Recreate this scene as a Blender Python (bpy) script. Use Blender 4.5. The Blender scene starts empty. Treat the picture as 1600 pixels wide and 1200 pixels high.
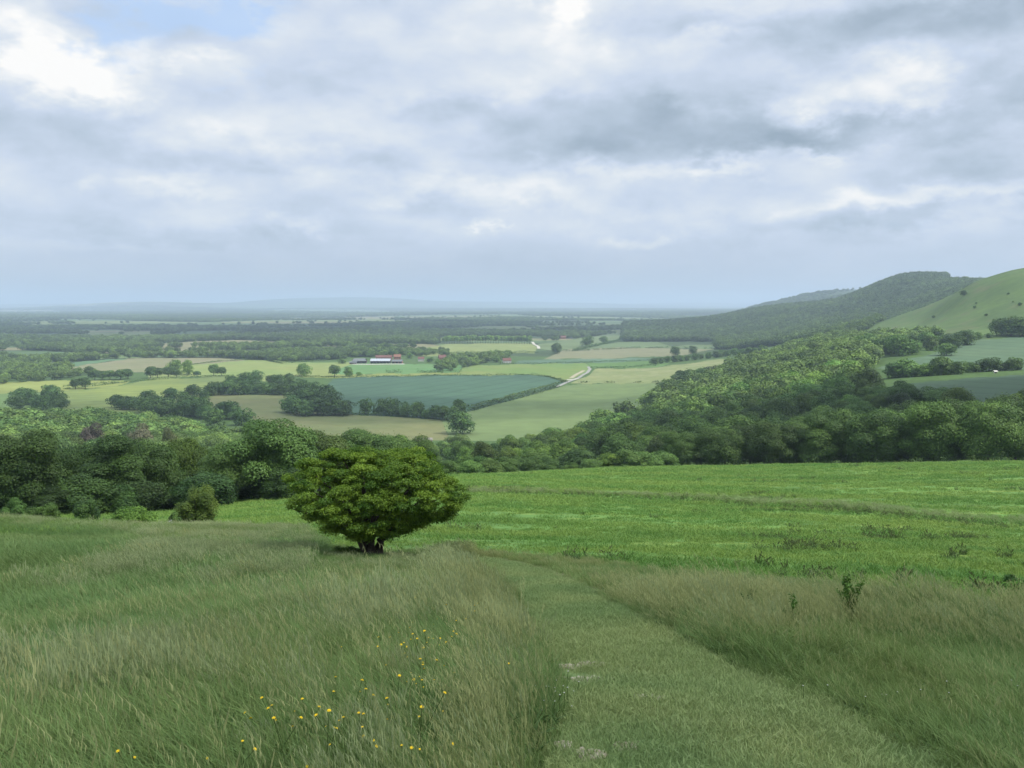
import bpy, math, random
import numpy as np
from mathutils import Vector, Matrix

SC = bpy.context.scene
COL = SC.collection
RNG = np.random.default_rng(11)
random.seed(5)

# ------------------------------------------------------------------ camera maths
F = 1386.0                       # focal length in pixels of a 1600 px wide frame
HY = 473.0                       # row of the level horizon
PITCH = math.atan((600 - HY) / F)
CP, SP = math.cos(PITCH), math.sin(PITCH)


def ray(px, py):
    X = (np.asarray(px, float) - 800) / F
    Y = (600 - np.asarray(py, float)) / F
    return X, CP + Y * SP, -SP + Y * CP


def project(x, y, z):
    f = np.maximum(y * CP - z * SP, 1e-3)
    u = y * SP + z * CP
    return 800 + F * x / f, 600 - F * u / f


def az_of(px):
    x, y, _ = ray(px, HY)
    return np.arctan2(x, y)


# ------------------------------------------------------------------ terrain profile
FLOOR = [(700, -88.5), (1000, -89), (1400, -90), (2000, -91), (3000, -95), (5000, -100),
         (8000, -104), (14000, -106), (22000, -108), (45000, -112)]


def with_floor(tab, d0):
    return tab + [(d, ('z', z)) for d, z in FLOOR if d > d0]


NEAR = [(0.4, ('z', -1.69)), (1.5, ('z', -1.94)), (3, ('z', -2.28)), (5, ('z', -2.72)), (8, ('z', -3.4)),
        (12, ('z', -4.3)), (18, ('z', -5.65))]
COLS = {
    -500: with_floor(NEAR + [(24, 890), (32, 850), (42, 820), (60, 832), (85, 818), (110, 806), (160, 792), (250, 760),
                     (400, 724), (520, 692), (640, 667)], 690),
    0: with_floor(NEAR + [(24, 889), (32, 849), (42, 818), (60, 829), (85, 815), (110, 804), (160, 790), (250, 760),
                  (400, 724), (520, 692), (640, 667)], 690),
    250: with_floor(NEAR + [(24, 886), (32, 849), (40, 826), (55, 826), (80, 812), (110, 800), (160, 788), (250, 758),
                    (400, 724), (520, 693), (640, 667)], 690),
    380: with_floor(NEAR + [(24, 882), (32, 849), (38, 832), (55, 815), (80, 798), (110, 785), (150, 778), (250, 752),
                    (400, 722), (520, 694), (640, 667)], 690),
    480: with_floor(NEAR + [(24, 882), (30, 856), (38, 832), (55, 812), (80, 792), (115, 776), (150, 774), (250, 745),
                    (400, 720), (520, 695), (640, 668)], 690),
    740: with_floor(NEAR + [(25, 879), (32, 858), (60, 803), (100, 762), (130, 744), (170, 745), (250, 732), (350, 727),
                    (500, 704), (620, 672)], 690),
    900: with_floor(NEAR + [(24, 886), (32, 862), (60, 808), (100, 767), (130, 750), (165, 736), (200, 740), (300, 730),
                    (450, 702), (560, 684), (640, 665)], 690),
    1100: NEAR[:6] + [(17, 922), (25, 888), (40, 848), (60, 815), (100, 775), (140, 746), (178, 729), (210, 734), (300, 715),
                  (400, 690), (500, 665), (600, 641), (750, 616), (900, 598), (1100, 574), (1300, 563), (1600, 549),
                  (2000, 535), (2600, 517), (3200, 503), (4500, 503), (8000, 490), (14000, 483), (45000, ('z', -112))],
    1200: NEAR[:6] + [(17, 920), (25, 893), (40, 851), (60, 817), (100, 777), (140, 748), (180, 728), (212, 734), (290, 715),
                  (380, 688), (480, 655), (600, 622), (760, 594), (950, 572), (1150, 556), (1400, 545), (1800, 535),
                  (2300, 516), (2800, 494), (3200, 486), (4200, 494), (6000, 473), (7500, 486), (14000, 483), (45000, ('z', -112))],
    1300: NEAR[:6] + [(16, 928), (22, 908), (40, 855), (80, 800), (130, 757), (182, 727), (215, 734), (280, 716), (350, 682),
                  (450, 642), (600, 602), (800, 566), (1000, 546), (1300, 531), (1600, 522), (2200, 505), (2700, 482),
                  (3100, 476), (4000, 488), (6000, 452), (7500, 474), (14000, 483), (45000, ('z', -112))],
    1430: NEAR[:6] + [(16, 936), (19, 926), (40, 865), (80, 805), (130, 758), (186, 725), (215, 732), (260, 716), (320, 685),
                  (380, 640), (450, 618), (560, 592), (640, 580), (720, 564), (850, 545), (950, 537), (1100, 520), (1250, 513),
                  (1350, 502), (1500, 484), (1800, 500), (2200, 478), (2700, 442), (3000, 434), (4000, 450), (6000, 452),
                  (8000, 478), (45000, ('z', -112))],
    1530: NEAR[:6] + [(16, 952), (22, 928), (40, 873), (80, 811), (130, 760), (189, 724), (215, 730), (260, 712), (320, 678),
                  (375, 642), (450, 616), (550, 589), (640, 575), (740, 560), (850, 543), (930, 529), (1000, 519), (1150, 482),
                  (1350, 437), (1700, 455), (2300, 450), (3000, 436), (4000, 452), (6000, 462), (8000, 480), (45000, ('z', -112))],
    1600: NEAR[:6] + [(15, 970), (25, 930), (40, 880), (80, 815), (130, 762), (190, 723), (215, 729), (260, 709), (320, 672),
                  (370, 642), (450, 614), (550, 588), (640, 573), (740, 558), (850, 540), (930, 526), (990, 516), (1120, 470), (1320, 418), (1700, 440), (2500, 442), (3200, 440), (5000, 455), (8000, 480), (45000, ('z', -112))],
    2100: NEAR[:6] + [(15, 990), (25, 945), (40, 890), (80, 825), (130, 768), (190, 728), (260, 705), (380, 640), (550, 580),
                  (740, 545), (930, 515), (1000, 490), (1300, 380), (1700, 400), (3000, 430), (8000, 470), (45000, ('z', -112))],
}


def pchip(xk, yk, x):
    """monotone cubic; yk may be (n, m)"""
    xk = np.asarray(xk, float)
    yk = np.asarray(yk, float)
    h = np.diff(xk)
    hs = h.reshape((-1,) + (1,) * (yk.ndim - 1))
    dl = np.diff(yk, axis=0) / hs
    m = np.zeros_like(yk)
    w1 = 2 * hs[1:] + hs[:-1]
    w2 = hs[1:] + 2 * hs[:-1]
    with np.errstate(divide='ignore', invalid='ignore'):
        mm = (w1 + w2) / (w1 / dl[:-1] + w2 / dl[1:])
    m[1:-1] = np.where(dl[:-1] * dl[1:] > 0, mm, 0)
    m[0], m[-1] = dl[0], dl[-1]
    i = np.clip(np.searchsorted(xk, x) - 1, 0, len(xk) - 2)
    t = (x - xk[i]) / h[i]
    t = np.clip(t, 0, 1).reshape((-1,) + (1,) * (yk.ndim - 1))
    hh = h[i].reshape(t.shape)
    return (yk[i] * (1 + 2 * t) * (1 - t) ** 2 + m[i] * hh * t * (1 - t) ** 2
            + yk[i + 1] * t * t * (3 - 2 * t) - m[i + 1] * hh * t * t * (1 - t))


def vnoise(x, y, seed=0):
    """smooth value noise, about -1..1"""
    xi, yi = np.floor(x).astype(np.int64), np.floor(y).astype(np.int64)
    fx, fy = x - xi, y - yi

    def hsh(a, b):
        n = (a * 374761393 + b * 668265263 + seed * 974634777) & 0x7fffffff
        n = ((n ^ (n >> 13)) * 1274126177) & 0x7fffffff
        return ((n ^ (n >> 16)) & 0xffff) / 32767.5 - 1
    u, v = fx * fx * (3 - 2 * fx), fy * fy * (3 - 2 * fy)
    a, b, c, d = hsh(xi, yi), hsh(xi + 1, yi), hsh(xi, yi + 1), hsh(xi + 1, yi + 1)
    return (a * (1 - u) + b * u) * (1 - v) + (c * (1 - u) + d * u) * v


def geo(a, b, r):
    return np.exp(np.arange(math.log(a), math.log(b), r))


DR = np.concatenate([geo(0.4, 2.5, .12), geo(2.5, 45, .011), geo(45, 380, .012), geo(380, 3200, .0075), geo(3200, 45000, .022), [45000.]])
AZ = np.radians(np.concatenate([np.linspace(-100, -34, 28)[:-1], np.linspace(-34, 34, 900), np.linspace(34, 100, 28)[1:]]))
LD = np.log(DR)
_ck = sorted(COLS)
_cz = []
for c_ in _ck:
    ds, ss = [], []
    for d, v in COLS[c_]:
        if isinstance(v, tuple):
            s = v[1] / d
        else:
            x, y, z = ray(c_, v)
            s = z / math.hypot(x, y)
        ds.append(math.log(d))
        ss.append(s * d)
    _cz.append(pchip(ds, ss, LD))
_cz = np.array(_cz)
_caz = np.array([float(az_of(c_)) for c_ in _ck])
ZG = pchip(_caz, _cz, np.clip(AZ, _caz[0], _caz[-1]))         # (naz, nd)
XG = np.sin(AZ)[:, None] * DR[None, :]
YG = np.cos(AZ)[:, None] * DR[None, :]


def smooth(e0, e1, x):
    t = np.clip((x - e0) / (e1 - e0), 0, 1)
    return t * t * (3 - 2 * t)


DD = np.broadcast_to(DR[None, :], ZG.shape)
ZG = ZG + 0.05 * vnoise(XG / 1.3, YG / 1.3, 1) * smooth(1.5, 4, DD) * (1 - smooth(60, 120, DD))
ZG += 0.12 * vnoise(XG / 6, YG / 6, 2) * smooth(4, 20, DD) * (1 - smooth(200, 400, DD))
ZG += 0.5 * vnoise(XG / 45, YG / 45, 3) * smooth(250, 500, DD)
ZG += 2.0 * vnoise(XG / 330 + 7, YG / 330, 4) * smooth(700, 1200, DD)
ZG += 9 * vnoise(XG / 1500, YG / 1500, 5) * smooth(2600, 6000, DD)
# low far ridges on the plain
AZD = np.degrees(AZ)[:, None]


def ridge(d0, w, px0, pw, h):
    a = az_of(px0)
    return h * np.exp(-((DD - d0) / w) ** 2) * np.exp(-((AZ[:, None] - a) / (pw / F)) ** 2)


ZG += ridge(20000, 3500, 560, 170, 215) + ridge(16000, 2400, 230, 130, 122) + ridge(19000, 2500, 420, 80, 60)
ZG += ridge(24000, 3000, 820, 220, 130) + ridge(26000, 3000, 60, 120, 80) + ridge(30000, 3000, 1080, 150, 110)


def ground(x, y):
    x, y = np.asarray(x, float), np.asarray(y, float)
    d = np.hypot(x, y)
    a = np.arctan2(x, y)
    i = np.clip(np.interp(a, AZ, np.arange(len(AZ))), 0, len(AZ) - 1.001)
    j = np.clip(np.interp(np.log(np.maximum(d, .41)), LD, np.arange(len(LD))), 0, len(LD) - 1.001)
    i0, j0 = i.astype(int), j.astype(int)
    u, v = i - i0, j - j0
    return (ZG[i0, j0] * (1 - u) * (1 - v) + ZG[i0 + 1, j0] * u * (1 - v) + ZG[i0, j0 + 1] * (1 - u) * v + ZG[i0 + 1, j0 + 1] * u * v)


def hit(px, py, dmin=1.0):
    """first ground point that the sight line through a pixel meets beyond dmin"""
    x, y, z = [float(t) for t in ray(px, py)]
    a, s = math.atan2(x, y), z / math.hypot(x, y)
    gx, gy = math.sin(a) * DR, math.cos(a) * DR
    sl = ground(gx, gy) / DR
    ok = np.nonzero((sl >= s) & (DR > dmin))[0]
    if not len(ok):
        k = len(DR) - 1
        return Vector((gx[k], gy[k], ground(gx[k], gy[k])))
    k = ok[0]
    d = DR[k]
    if k > 0 and sl[k] != sl[k - 1]:
        t = np.clip((s - sl[k - 1]) / (sl[k] - sl[k - 1]), 0, 1)
        d = DR[k - 1] * (1 - t) + DR[k] * t
    X, Y = math.sin(a) * d, math.cos(a) * d
    return Vector((X, Y, float(ground(X, Y))))


def at(px, d):
    """ground point in the direction of a pixel column, d metres away"""
    a = float(az_of(px))
    X, Y = math.sin(a) * d, math.cos(a) * d
    return Vector((X, Y, float(ground(X, Y))))


def mpp(p):
    """metres per photo pixel at a point"""
    return (p.y * CP - p.z * SP) / F


def in_poly(px, py, poly):
    px, py = np.asarray(px, float), np.asarray(py, float)
    r = np.zeros(px.shape, bool)
    n = len(poly)
    for i in range(n):
        x1, y1 = poly[i]
        x2, y2 = poly[(i + 1) % n]
        if y1 == y2:
            continue
        c = (py > min(y1, y2)) & (py <= max(y1, y2))
        r ^= c & (px < (py - y1) * (x2 - x1) / (y2 - y1) + x1)
    return r


# ------------------------------------------------------------------ mesh helpers
def mesh_np(name, V, faces, mat=None, attrs=None, smooth_=False, loop_total=None):
    """V (n,3); faces: (m,k) int array or list of such arrays"""
    me = bpy.data.meshes.new(name)
    V = np.asarray(V, np.float32)
    fl = faces if isinstance(faces, list) else [faces]
    fl = [np.asarray(f, np.int32) for f in fl if len(f)]
    loops = np.concatenate([f.ravel() for f in fl])
    tot = np.concatenate([np.full(len(f), f.shape[1], np.int32) for f in fl])
    start = np.concatenate([[0], np.cumsum(tot)[:-1]]).astype(np.int32)
    me.vertices.add(len(V))
    me.vertices.foreach_set('co', V.ravel())
    me.loops.add(len(loops))
    me.loops.foreach_set('vertex_index', loops)
    me.polygons.add(len(tot))
    me.polygons.foreach_set('loop_start', start)
    me.polygons.foreach_set('loop_total', tot)
    if smooth_:
        me.polygons.foreach_set('use_smooth', np.ones(len(tot), bool))
    for k, a in (attrs or {}).items():
        at_ = me.attributes.new(k, 'FLOAT', 'POINT')
        at_.data.foreach_set('value', np.asarray(a, np.float32))
    me.update(calc_edges=True)
    if mat:
        me.materials.append(mat)
    return me


def link(name, me, parent=None, loc=(0, 0, 0), rz=0., sc=1.):
    o = bpy.data.objects.new(name, me)
    COL.objects.link(o)
    o.location = loc
    o.rotation_euler = (0, 0, rz)
    o.scale = (sc, sc, sc) if not hasattr(sc, '__len__') else sc
    if parent:
        o.parent = parent
    return o


def tag(o, label=None, cat=None, group=None, kind=None):
    if label: o['label'] = label
    if cat: o['category'] = cat
    if group: o['group'] = group
    if kind: o['kind'] = kind
    return o


def tubes(paths, sides=7):
    """list of (points, radii) -> V, F"""
    Vs, Fs, n = [], [], 0
    for pts, rad in paths:
        pts = [Vector(p) for p in pts]
        for k, p in enumerate(pts):
            t = (pts[min(k + 1, len(pts) - 1)] - pts[max(k - 1, 0)]).normalized()
            a = t.cross(Vector((.31, .17, .93))).normalized() if abs(t.z) < .9 else t.cross(Vector((1, .1, 0))).normalized()
            b = t.cross(a)
            for s in range(sides):
                an = 2 * math.pi * s / sides
                rr = rad[k] * (1 + .13 * math.sin(an * 3 + k))
                Vs.append(p + a * (math.cos(an) * rr) + b * (math.sin(an) * rr))
        for k in range(len(pts) - 1):
            for s in range(sides):
                q = n + k * sides
                Fs.append((q + s, q + (s + 1) % sides, q + sides + (s + 1) % sides, q + sides + s))
        n += len(pts) * sides
    return np.array([tuple(v) for v in Vs]), np.array(Fs)


# ------------------------------------------------------------------ materials
def new_mat(name):
    m = bpy.data.materials.new(name)
    m.use_nodes = True
    nt = m.node_tree
    nt.nodes.clear()
    return m, nt


def N(nt, t, **kw):
    n = nt.nodes.new(t)
    for k, v in kw.items():
        setattr(n, k, v)
    return n


def mixc(nt, fac, a, b, mode='MIX'):
    n = N(nt, 'ShaderNodeMix', data_type='RGBA', blend_type=mode)
    for s, v in ((0, fac), (6, a), (7, b)):
        if hasattr(v, 'is_linked') or isinstance(v, bpy.types.NodeSocket):
            nt.links.new(v, n.inputs[s])
        elif s == 0:
            n.inputs[0].default_value = v
        else:
            n.inputs[s].default_value = (*v[:3], 1)
    return n.outputs[2]


def math_n(nt, op, a, b=None, c=None, clamp=False):
    n = N(nt, 'ShaderNodeMath', operation=op, use_clamp=clamp)
    for i, v in enumerate((a, b, c)):
        if v is None:
            continue
        if isinstance(v, bpy.types.NodeSocket):
            nt.links.new(v, n.inputs[i])
        else:
            n.inputs[i].default_value = v
    return n.outputs[0]


def lin(r, g, b):
    f = lambda c: (c / 255 / 12.92) if c <= 10 else ((c / 255 + .055) / 1.055) ** 2.4
    return (f(r), f(g), f(b))


def noise_n(nt, scale, detail=4, rough=.55, vec=None, dist=0.):
    n = N(nt, 'ShaderNodeTexNoise')
    n.inputs['Scale'].default_value = scale
    n.inputs['Detail'].default_value = detail
    n.inputs['Roughness'].default_value = rough
    n.inputs['Distortion'].default_value = dist
    if vec is not None:
        nt.links.new(vec, n.inputs['Vector'])
    return n.outputs['Fac']


def maprange(nt, v, a, b, c=0., d=1.):
    n = N(nt, 'ShaderNodeMapRange', clamp=True)
    nt.links.new(v, n.inputs[0])
    for i, q in enumerate((a, b, c, d)):
        n.inputs[i + 1].default_value = q
    return n.outputs[0]


def foliage(name, dark, light, transl=.2, use_obj=True, inst=False, rough=.6, vary=.25):
    m, nt = new_mat(name)
    at_ = N(nt, 'ShaderNodeAttribute', attribute_name='tint')
    col = mixc(nt, at_.outputs['Fac'], dark, light)
    oi = N(nt, 'ShaderNodeObjectInfo')
    if use_obj:
        col = mixc(nt, 1., col, oi.outputs['Color'], 'MULTIPLY')
    if inst:
        ia = N(nt, 'ShaderNodeAttribute', attribute_name='itint', attribute_type='INSTANCER')
        col = mixc(nt, 1., col, mixc(nt, ia.outputs['Fac'], (.50, .56, .62), (1.5, 1.45, 1.15)), 'MULTIPLY')
    if vary:
        r = math_n(nt, 'MULTIPLY_ADD', oi.outputs['Random'], 2 * vary, 1 - vary)
        cc = N(nt, 'ShaderNodeCombineColor')
        for i in range(3):
            nt.links.new(r, cc.inputs[i])
        col = mixc(nt, 1., col, cc.outputs[0], 'MULTIPLY')
    p = N(nt, 'ShaderNodeBsdfPrincipled')
    p.inputs['Roughness'].default_value = rough
    p.inputs['Specular IOR Level'].default_value = .25
    nt.links.new(col, p.inputs['Base Color'])
    t = N(nt, 'ShaderNodeBsdfTranslucent')
    nt.links.new(mixc(nt, 1., col, (1.0, 1.08, .68), 'MULTIPLY'), t.inputs['Color'])
    mx = N(nt, 'ShaderNodeMixShader')
    mx.inputs[0].default_value = transl
    nt.links.new(p.outputs[0], mx.inputs[1])
    nt.links.new(t.outputs[0], mx.inputs[2])
    out = N(nt, 'ShaderNodeOutputMaterial')
    nt.links.new(mx.outputs[0], out.inputs[0])
    return m


def solid(name, c, rough=.8, c2=None, scale=3., spec=.2, detail=4):
    m, nt = new_mat(name)
    p = N(nt, 'ShaderNodeBsdfPrincipled')
    p.inputs['Roughness'].default_value = rough
    p.inputs['Specular IOR Level'].default_value = spec
    tc = N(nt, 'ShaderNodeTexCoord')
    f = maprange(nt, noise_n(nt, scale, detail, .6, tc.outputs['Object']), .35, .65)
    nt.links.new(mixc(nt, f, c, c2 or tuple(x * .75 for x in c)), p.inputs['Base Color'])
    out = N(nt, 'ShaderNodeOutputMaterial')
    nt.links.new(p.outputs[0], out.inputs[0])
    return m


def field_mat(name, c, c2=None, scale=.02, fine=.4, stripe=None, amount=1., third=None, drift=None):
    """crop or grass: two tones in drifts plus a fine mottle; stripe = (angle, metres) tramlines"""
    m, nt = new_mat(name)
    p = N(nt, 'ShaderNodeBsdfPrincipled')
    p.inputs['Roughness'].default_value = .9
    p.inputs['Specular IOR Level'].default_value = .1
    g = N(nt, 'ShaderNodeNewGeometry')
    pos = g.outputs['Position']
    if drift:
        mpd = N(nt, 'ShaderNodeMapping')
        mpd.inputs['Rotation'].default_value = (0, 0, drift[0])
        mpd.inputs['Scale'].default_value = (1, drift[1], 1)
        nt.links.new(pos, mpd.inputs['Vector'])
        pos = mpd.outputs[0]
    c2 = c2 or tuple(x * .8 for x in c)
    f = maprange(nt, noise_n(nt, scale, 5, .6, pos), .36, .64)
    col = mixc(nt, f, c, c2)
    if third:
        f3 = maprange(nt, noise_n(nt, scale * 2.7, 4, .65, pos, .4), .52, .68)
        col = mixc(nt, f3, col, third)
    f2 = noise_n(nt, fine, 4, .65, pos)
    v = maprange(nt, f2, .3, .7, 1 - .22 * amount, 1 + .22 * amount)
    if stripe:
        mp = N(nt, 'ShaderNodeMapping')
        mp.inputs['Rotation'].default_value = (0, 0, stripe[0])
        nt.links.new(pos, mp.inputs['Vector'])
        sx = N(nt, 'ShaderNodeSeparateXYZ')
        nt.links.new(mp.outputs[0], sx.inputs[0])
        w = math_n(nt, 'SINE', math_n(nt, 'MULTIPLY', sx.outputs[0], 2 * math.pi / stripe[1]))
        v = math_n(nt, 'MULTIPLY', v, maprange(nt, w, .8, 1., 1., .78))
    cc = N(nt, 'ShaderNodeCombineColor')
    for i in range(3):
        nt.links.new(v, cc.inputs[i])
    col = mixc(nt, 1., col, cc.outputs[0], 'MULTIPLY')
    nt.links.new(col, p.inputs['Base Color'])
    out = N(nt, 'ShaderNodeOutputMaterial')
    nt.links.new(p.outputs[0], out.inputs[0])
    return m


BARK = solid('bark', (.045, .036, .028), .95, (.10, .085, .065), 6)
LEAF = foliage('leaf_green', (.036, .074, .014), (.115, .180, .040))
LEAF_FAR = foliage('leaf_far', (.050, .095, .022), (.130, .200, .050), use_obj=False, inst=True)
HAW = foliage('hawthorn_leaf', (.056, .128, .013), (.195, .295, .029), .32, use_obj=False, vary=0.)

# ------------------------------------------------------------------ ground, cut into its fields
PATH_L = [(700, 873), (745, 880), (765, 890), (785, 908), (800, 926), (822, 960), (846, 1000), (866, 1035), (885, 1080), (884, 1120), (866, 1160), (850, 1205), (830, 1300), (800, 1600)]
PATH_R = [(700, 871), (760, 873), (800, 879), (850, 893), (920, 923), (1000, 963), (1080, 1004), (1180, 1054), (1280, 1104), (1400, 1164), (1475, 1205), (1640, 1300), (2100, 1600)]
PATH = PATH_L + PATH_R[::-1]
EDGE = [(-600, 822), (300, 820), (340, 823), (470, 824), (520, 850), (580, 862), (660, 862), (740, 867), (800, 868), (900, 876), (1000, 887), (1100, 897), (1200, 908),
        (1300, 918), (1400, 930), (1500, 943), (1600, 958), (1900, 1000)]
EX, EY = [e[0] for e in EDGE], [e[1] for e in EDGE]


def edge_y(px):
    return np.interp(px, EX, EY)


# name: (polygon in photo pixels, nearest d, farthest d, material args)
C = lin
FIELDS = [
    ('pasture', [(-900, 905), (300, 820), (340, 823), (470, 824), (520, 850), (580, 862), (660, 862), (740, 867), (800, 868), (900, 876), (1000, 887), (1100, 897), (1200, 908), (1300, 918),
                 (1400, 930), (1500, 943), (1600, 958), (1900, 1000), (2600, 1000), (2600, 690), (740, 730), (480, 760), (200, 770), (-900, 770)], 18, 205,
     dict(c=(.115, .222, .052), c2=(.062, .125, .036), third=(.195, .245, .055), scale=.05, fine=.7, amount=1.5, drift=(.12, 3.2))),
    ('crop_field', [(512, 600), (520, 592), (560, 589), (700, 586), (830, 585), (855, 588), (884, 597), (870, 606), (735, 643), (690, 655), (545, 648), (500, 640)], 600, 1300,
     dict(c=(0.054, 0.103, 0.063), c2=(0.047, 0.088, 0.056), scale=.006, fine=.05, amount=.55, stripe=(.5, 24))),
    ('hay_field', [(322, 642), (325, 622), (345, 616), (450, 616), (470, 640), (545, 648), (690, 656), (705, 690), (640, 700), (440, 690), (430, 660), (400, 655), (345, 655)], 560, 1000,
     dict(c=(0.135, 0.139, 0.060), c2=(0.098, 0.120, 0.047), scale=.012, fine=.08, amount=.5)),
    ('grass_field', [(705, 690), (690, 656), (735, 643), (870, 606), (905, 599), (1062, 598), (1090, 600), (1020, 640), (930, 665), (860, 685), (760, 712), (700, 712)], 560, 1100,
     dict(c=(0.115, 0.158, 0.060), c2=(0.098, 0.139, 0.053), scale=.008, fine=.06, amount=.55)),
    ('sheep_field', [(890, 600), (920, 586), (930, 577), (1025, 574), (1130, 561), (1195, 552), (1180, 575), (1090, 600), (1062, 598)], 800, 1500,
     dict(c=(0.176, 0.194, 0.081), c2=(0.135, 0.166, 0.064), third=(0.221, 0.224, 0.120), scale=.012, fine=.09, amount=.7)),
    ('green_field', [(715, 587), (725, 571), (800, 569), (916, 567), (925, 575), (900, 590), (884, 597), (855, 588), (830, 585)], 800, 1600,
     dict(c=(0.106, 0.170, 0.047), c2=(0.144, 0.177, 0.055), scale=.01, fine=.06, amount=.4)),
    ('bright_field', [(515, 586), (525, 577), (560, 567), (640, 568), (700, 570), (725, 571), (715, 583), (600, 584)], 800, 1600,
     dict(c=(0.081, 0.175, 0.060), c2=(0.098, 0.170, 0.060), scale=.01, fine=.06, amount=.55)),
    ('grass_strip', [(455, 588), (515, 586), (600, 584), (715, 583), (720, 587), (700, 586), (560, 589), (520, 592)], 800, 1600,
     dict(c=(0.180, 0.209, 0.060), scale=.02, fine=.1, amount=.55)),
    ('strip_field', [(925, 575), (918, 567), (1060, 562), (1050, 566), (1025, 574)], 900, 1700, dict(c=(0.086, 0.155, 0.044), scale=.01, fine=.06, amount=.55)),
    ('blue_strip_field', [(800, 569), (812, 563), (930, 560), (1060, 560), (1060, 563), (918, 567)], 900, 1900, dict(c=(0.089, 0.148, 0.090), scale=.01, fine=.06, amount=.55)),
    ('bare_field', [(850, 561), (880, 547), (905, 544), (1010, 543), (1115, 546), (1060, 556), (930, 560)], 1000, 2300,
     dict(c=(0.165, 0.163, 0.088), c2=(0.141, 0.147, 0.081), scale=.01, fine=.06, amount=.55)),
    ('hill_pasture', [(630, 552), (660, 543), (700, 538), (830, 536), (840, 542), (835, 551), (720, 556), (640, 556)], 1200, 2900,
     dict(c=(0.168, 0.197, 0.068), c2=(0.144, 0.177, 0.064), scale=.006, fine=.05, amount=.55)),
    ('stubble_field', [(110, 583), (105, 574), (200, 560), (330, 559), (392, 562), (345, 567), (260, 575), (235, 582)], 900, 2300,
     dict(c=(0.168, 0.158, 0.090), c2=(0.147, 0.155, 0.077), scale=.007, fine=.05, amount=.55)),
    ('meadow_field', [(230, 592), (235, 582), (260, 575), (345, 567), (392, 562), (470, 566), (560, 566), (525, 577), (515, 586), (455, 588), (440, 600), (360, 588)], 780, 2000,
     dict(c=(0.147, 0.197, 0.060), c2=(0.172, 0.197, 0.064), scale=.007, fine=.05, amount=.55)),
    ('pale_field', [(-30, 600), (100, 594), (205, 595), (190, 602), (95, 612), (-30, 616)], 700, 1400, dict(c=(0.188, 0.216, 0.060), scale=.01, fine=.05, amount=.55)),
    ('lush_field', [(-30, 617), (95, 612), (30, 640), (-30, 650)], 600, 1200, dict(c=(0.098, 0.155, 0.051), scale=.01, fine=.05, amount=.55)),
    ('rolling_field', [(85, 640), (95, 612), (190, 602), (250, 592), (365, 588), (345, 616), (325, 622), (322, 642), (200, 650)], 600, 1300,
     dict(c=(0.102, 0.139, 0.047), c2=(0.159, 0.194, 0.053), scale=.009, fine=.05, amount=.55, stripe=(1.2, 22))),
    ('barley_field', [(70, 573), (85, 568), (190, 560), (200, 560), (105, 574), (100, 582)], 1000, 2500, dict(c=(0.081, 0.148, 0.072), scale=.01, fine=.05, amount=.55)),
    ('wheat_field', [(1380, 612), (1395, 603), (1500, 592), (1700, 578), (2400, 560), (2400, 645), (1425, 645)], 355, 640,
     dict(c=(0.048, 0.080, 0.045), c2=(0.042, 0.069, 0.040), scale=.012, fine=.12, amount=.4, stripe=(-.25, 20))),
    ('upper_wheat_field', [(1370, 577), (1400, 565), (1455, 553), (1515, 532), (1610, 525), (2400, 500), (2400, 575), (1500, 579), (1410, 580)], 600, 980,
     dict(c=(0.081, 0.125, 0.066), c2=(0.067, 0.113, 0.063), scale=.008, fine=.09, amount=.55, stripe=(-.25, 20))),
    ('down_slope', [(1330, 524), (1390, 500), (1430, 480), (1530, 438), (1610, 415), (2400, 300), (2400, 525), (1610, 524), (1510, 533), (1450, 527)], 880, 1800,
     dict(c=(.082, .128, .036), c2=(.060, .098, .032), third=(.095, .108, .048), scale=.013, fine=.09, amount=.6)),
    ('top_pasture', [(1485, 440), (1480, 425), (1560, 425), (1545, 445)], 2200, 3600, dict(c=(0.126, 0.133, 0.067), scale=.005, fine=.03, amount=.3)),
    ('strip_pasture', [(838, 545), (842, 537), (985, 518), (988, 526), (930, 540), (870, 547)], 1400, 3200, dict(c=(0.111, 0.152, 0.063), scale=.01, fine=.04, amount=.3)),
    ('lower_pasture', [(905, 545), (925, 541), (1010, 530), (1050, 541), (1120, 537), (1115, 545), (1010, 543)], 1300, 2600, dict(c=(0.104, 0.148, 0.063), scale=.01, fine=.04, amount=.3)),
]

nA, nD = ZG.shape
V = np.stack([XG, YG, ZG], -1).reshape(-1, 3)
ii, jj = np.meshgrid(np.arange(nA - 1), np.arange(nD - 1), indexing='ij')
Q = np.stack([ii * nD + jj, (ii + 1) * nD + jj, (ii + 1) * nD + jj + 1, ii * nD + jj + 1], -1).reshape(-1, 4)
CEN = V[Q].mean(1)
CPX, CPY = project(CEN[:, 0], CEN[:, 1], CEN[:, 2])
CD = np.hypot(CEN[:, 0], CEN[:, 1])
CPX = np.where(CEN[:, 1] > .2 * CD, CPX, np.sign(CEN[:, 0]) * 2300 + 800)
rid = np.zeros(len(Q), int)                              # 0: meadow / other ground
rid[CD > 205] = 1                                        # woodland floor
rid[CD > 1500] = 2                                       # far plain
for k, (nm, poly, d0, d1, kw) in enumerate(FIELDS):
    sel = (CD > d0) & (CD < d1)
    idx = np.nonzero(sel)[0]
    wob = 1.2 if d0 > 300 else 0
    m_ = in_poly(CPX[idx], CPY[idx] + wob * vnoise(CPX[idx] / 17, CPX[idx] * 0, k), poly)
    rid[idx[m_]] = 10 + k
near = np.nonzero(CD < 40)[0]
rid[near[in_poly(CPX[near], CPY[near], PATH)]] = 3

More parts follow.
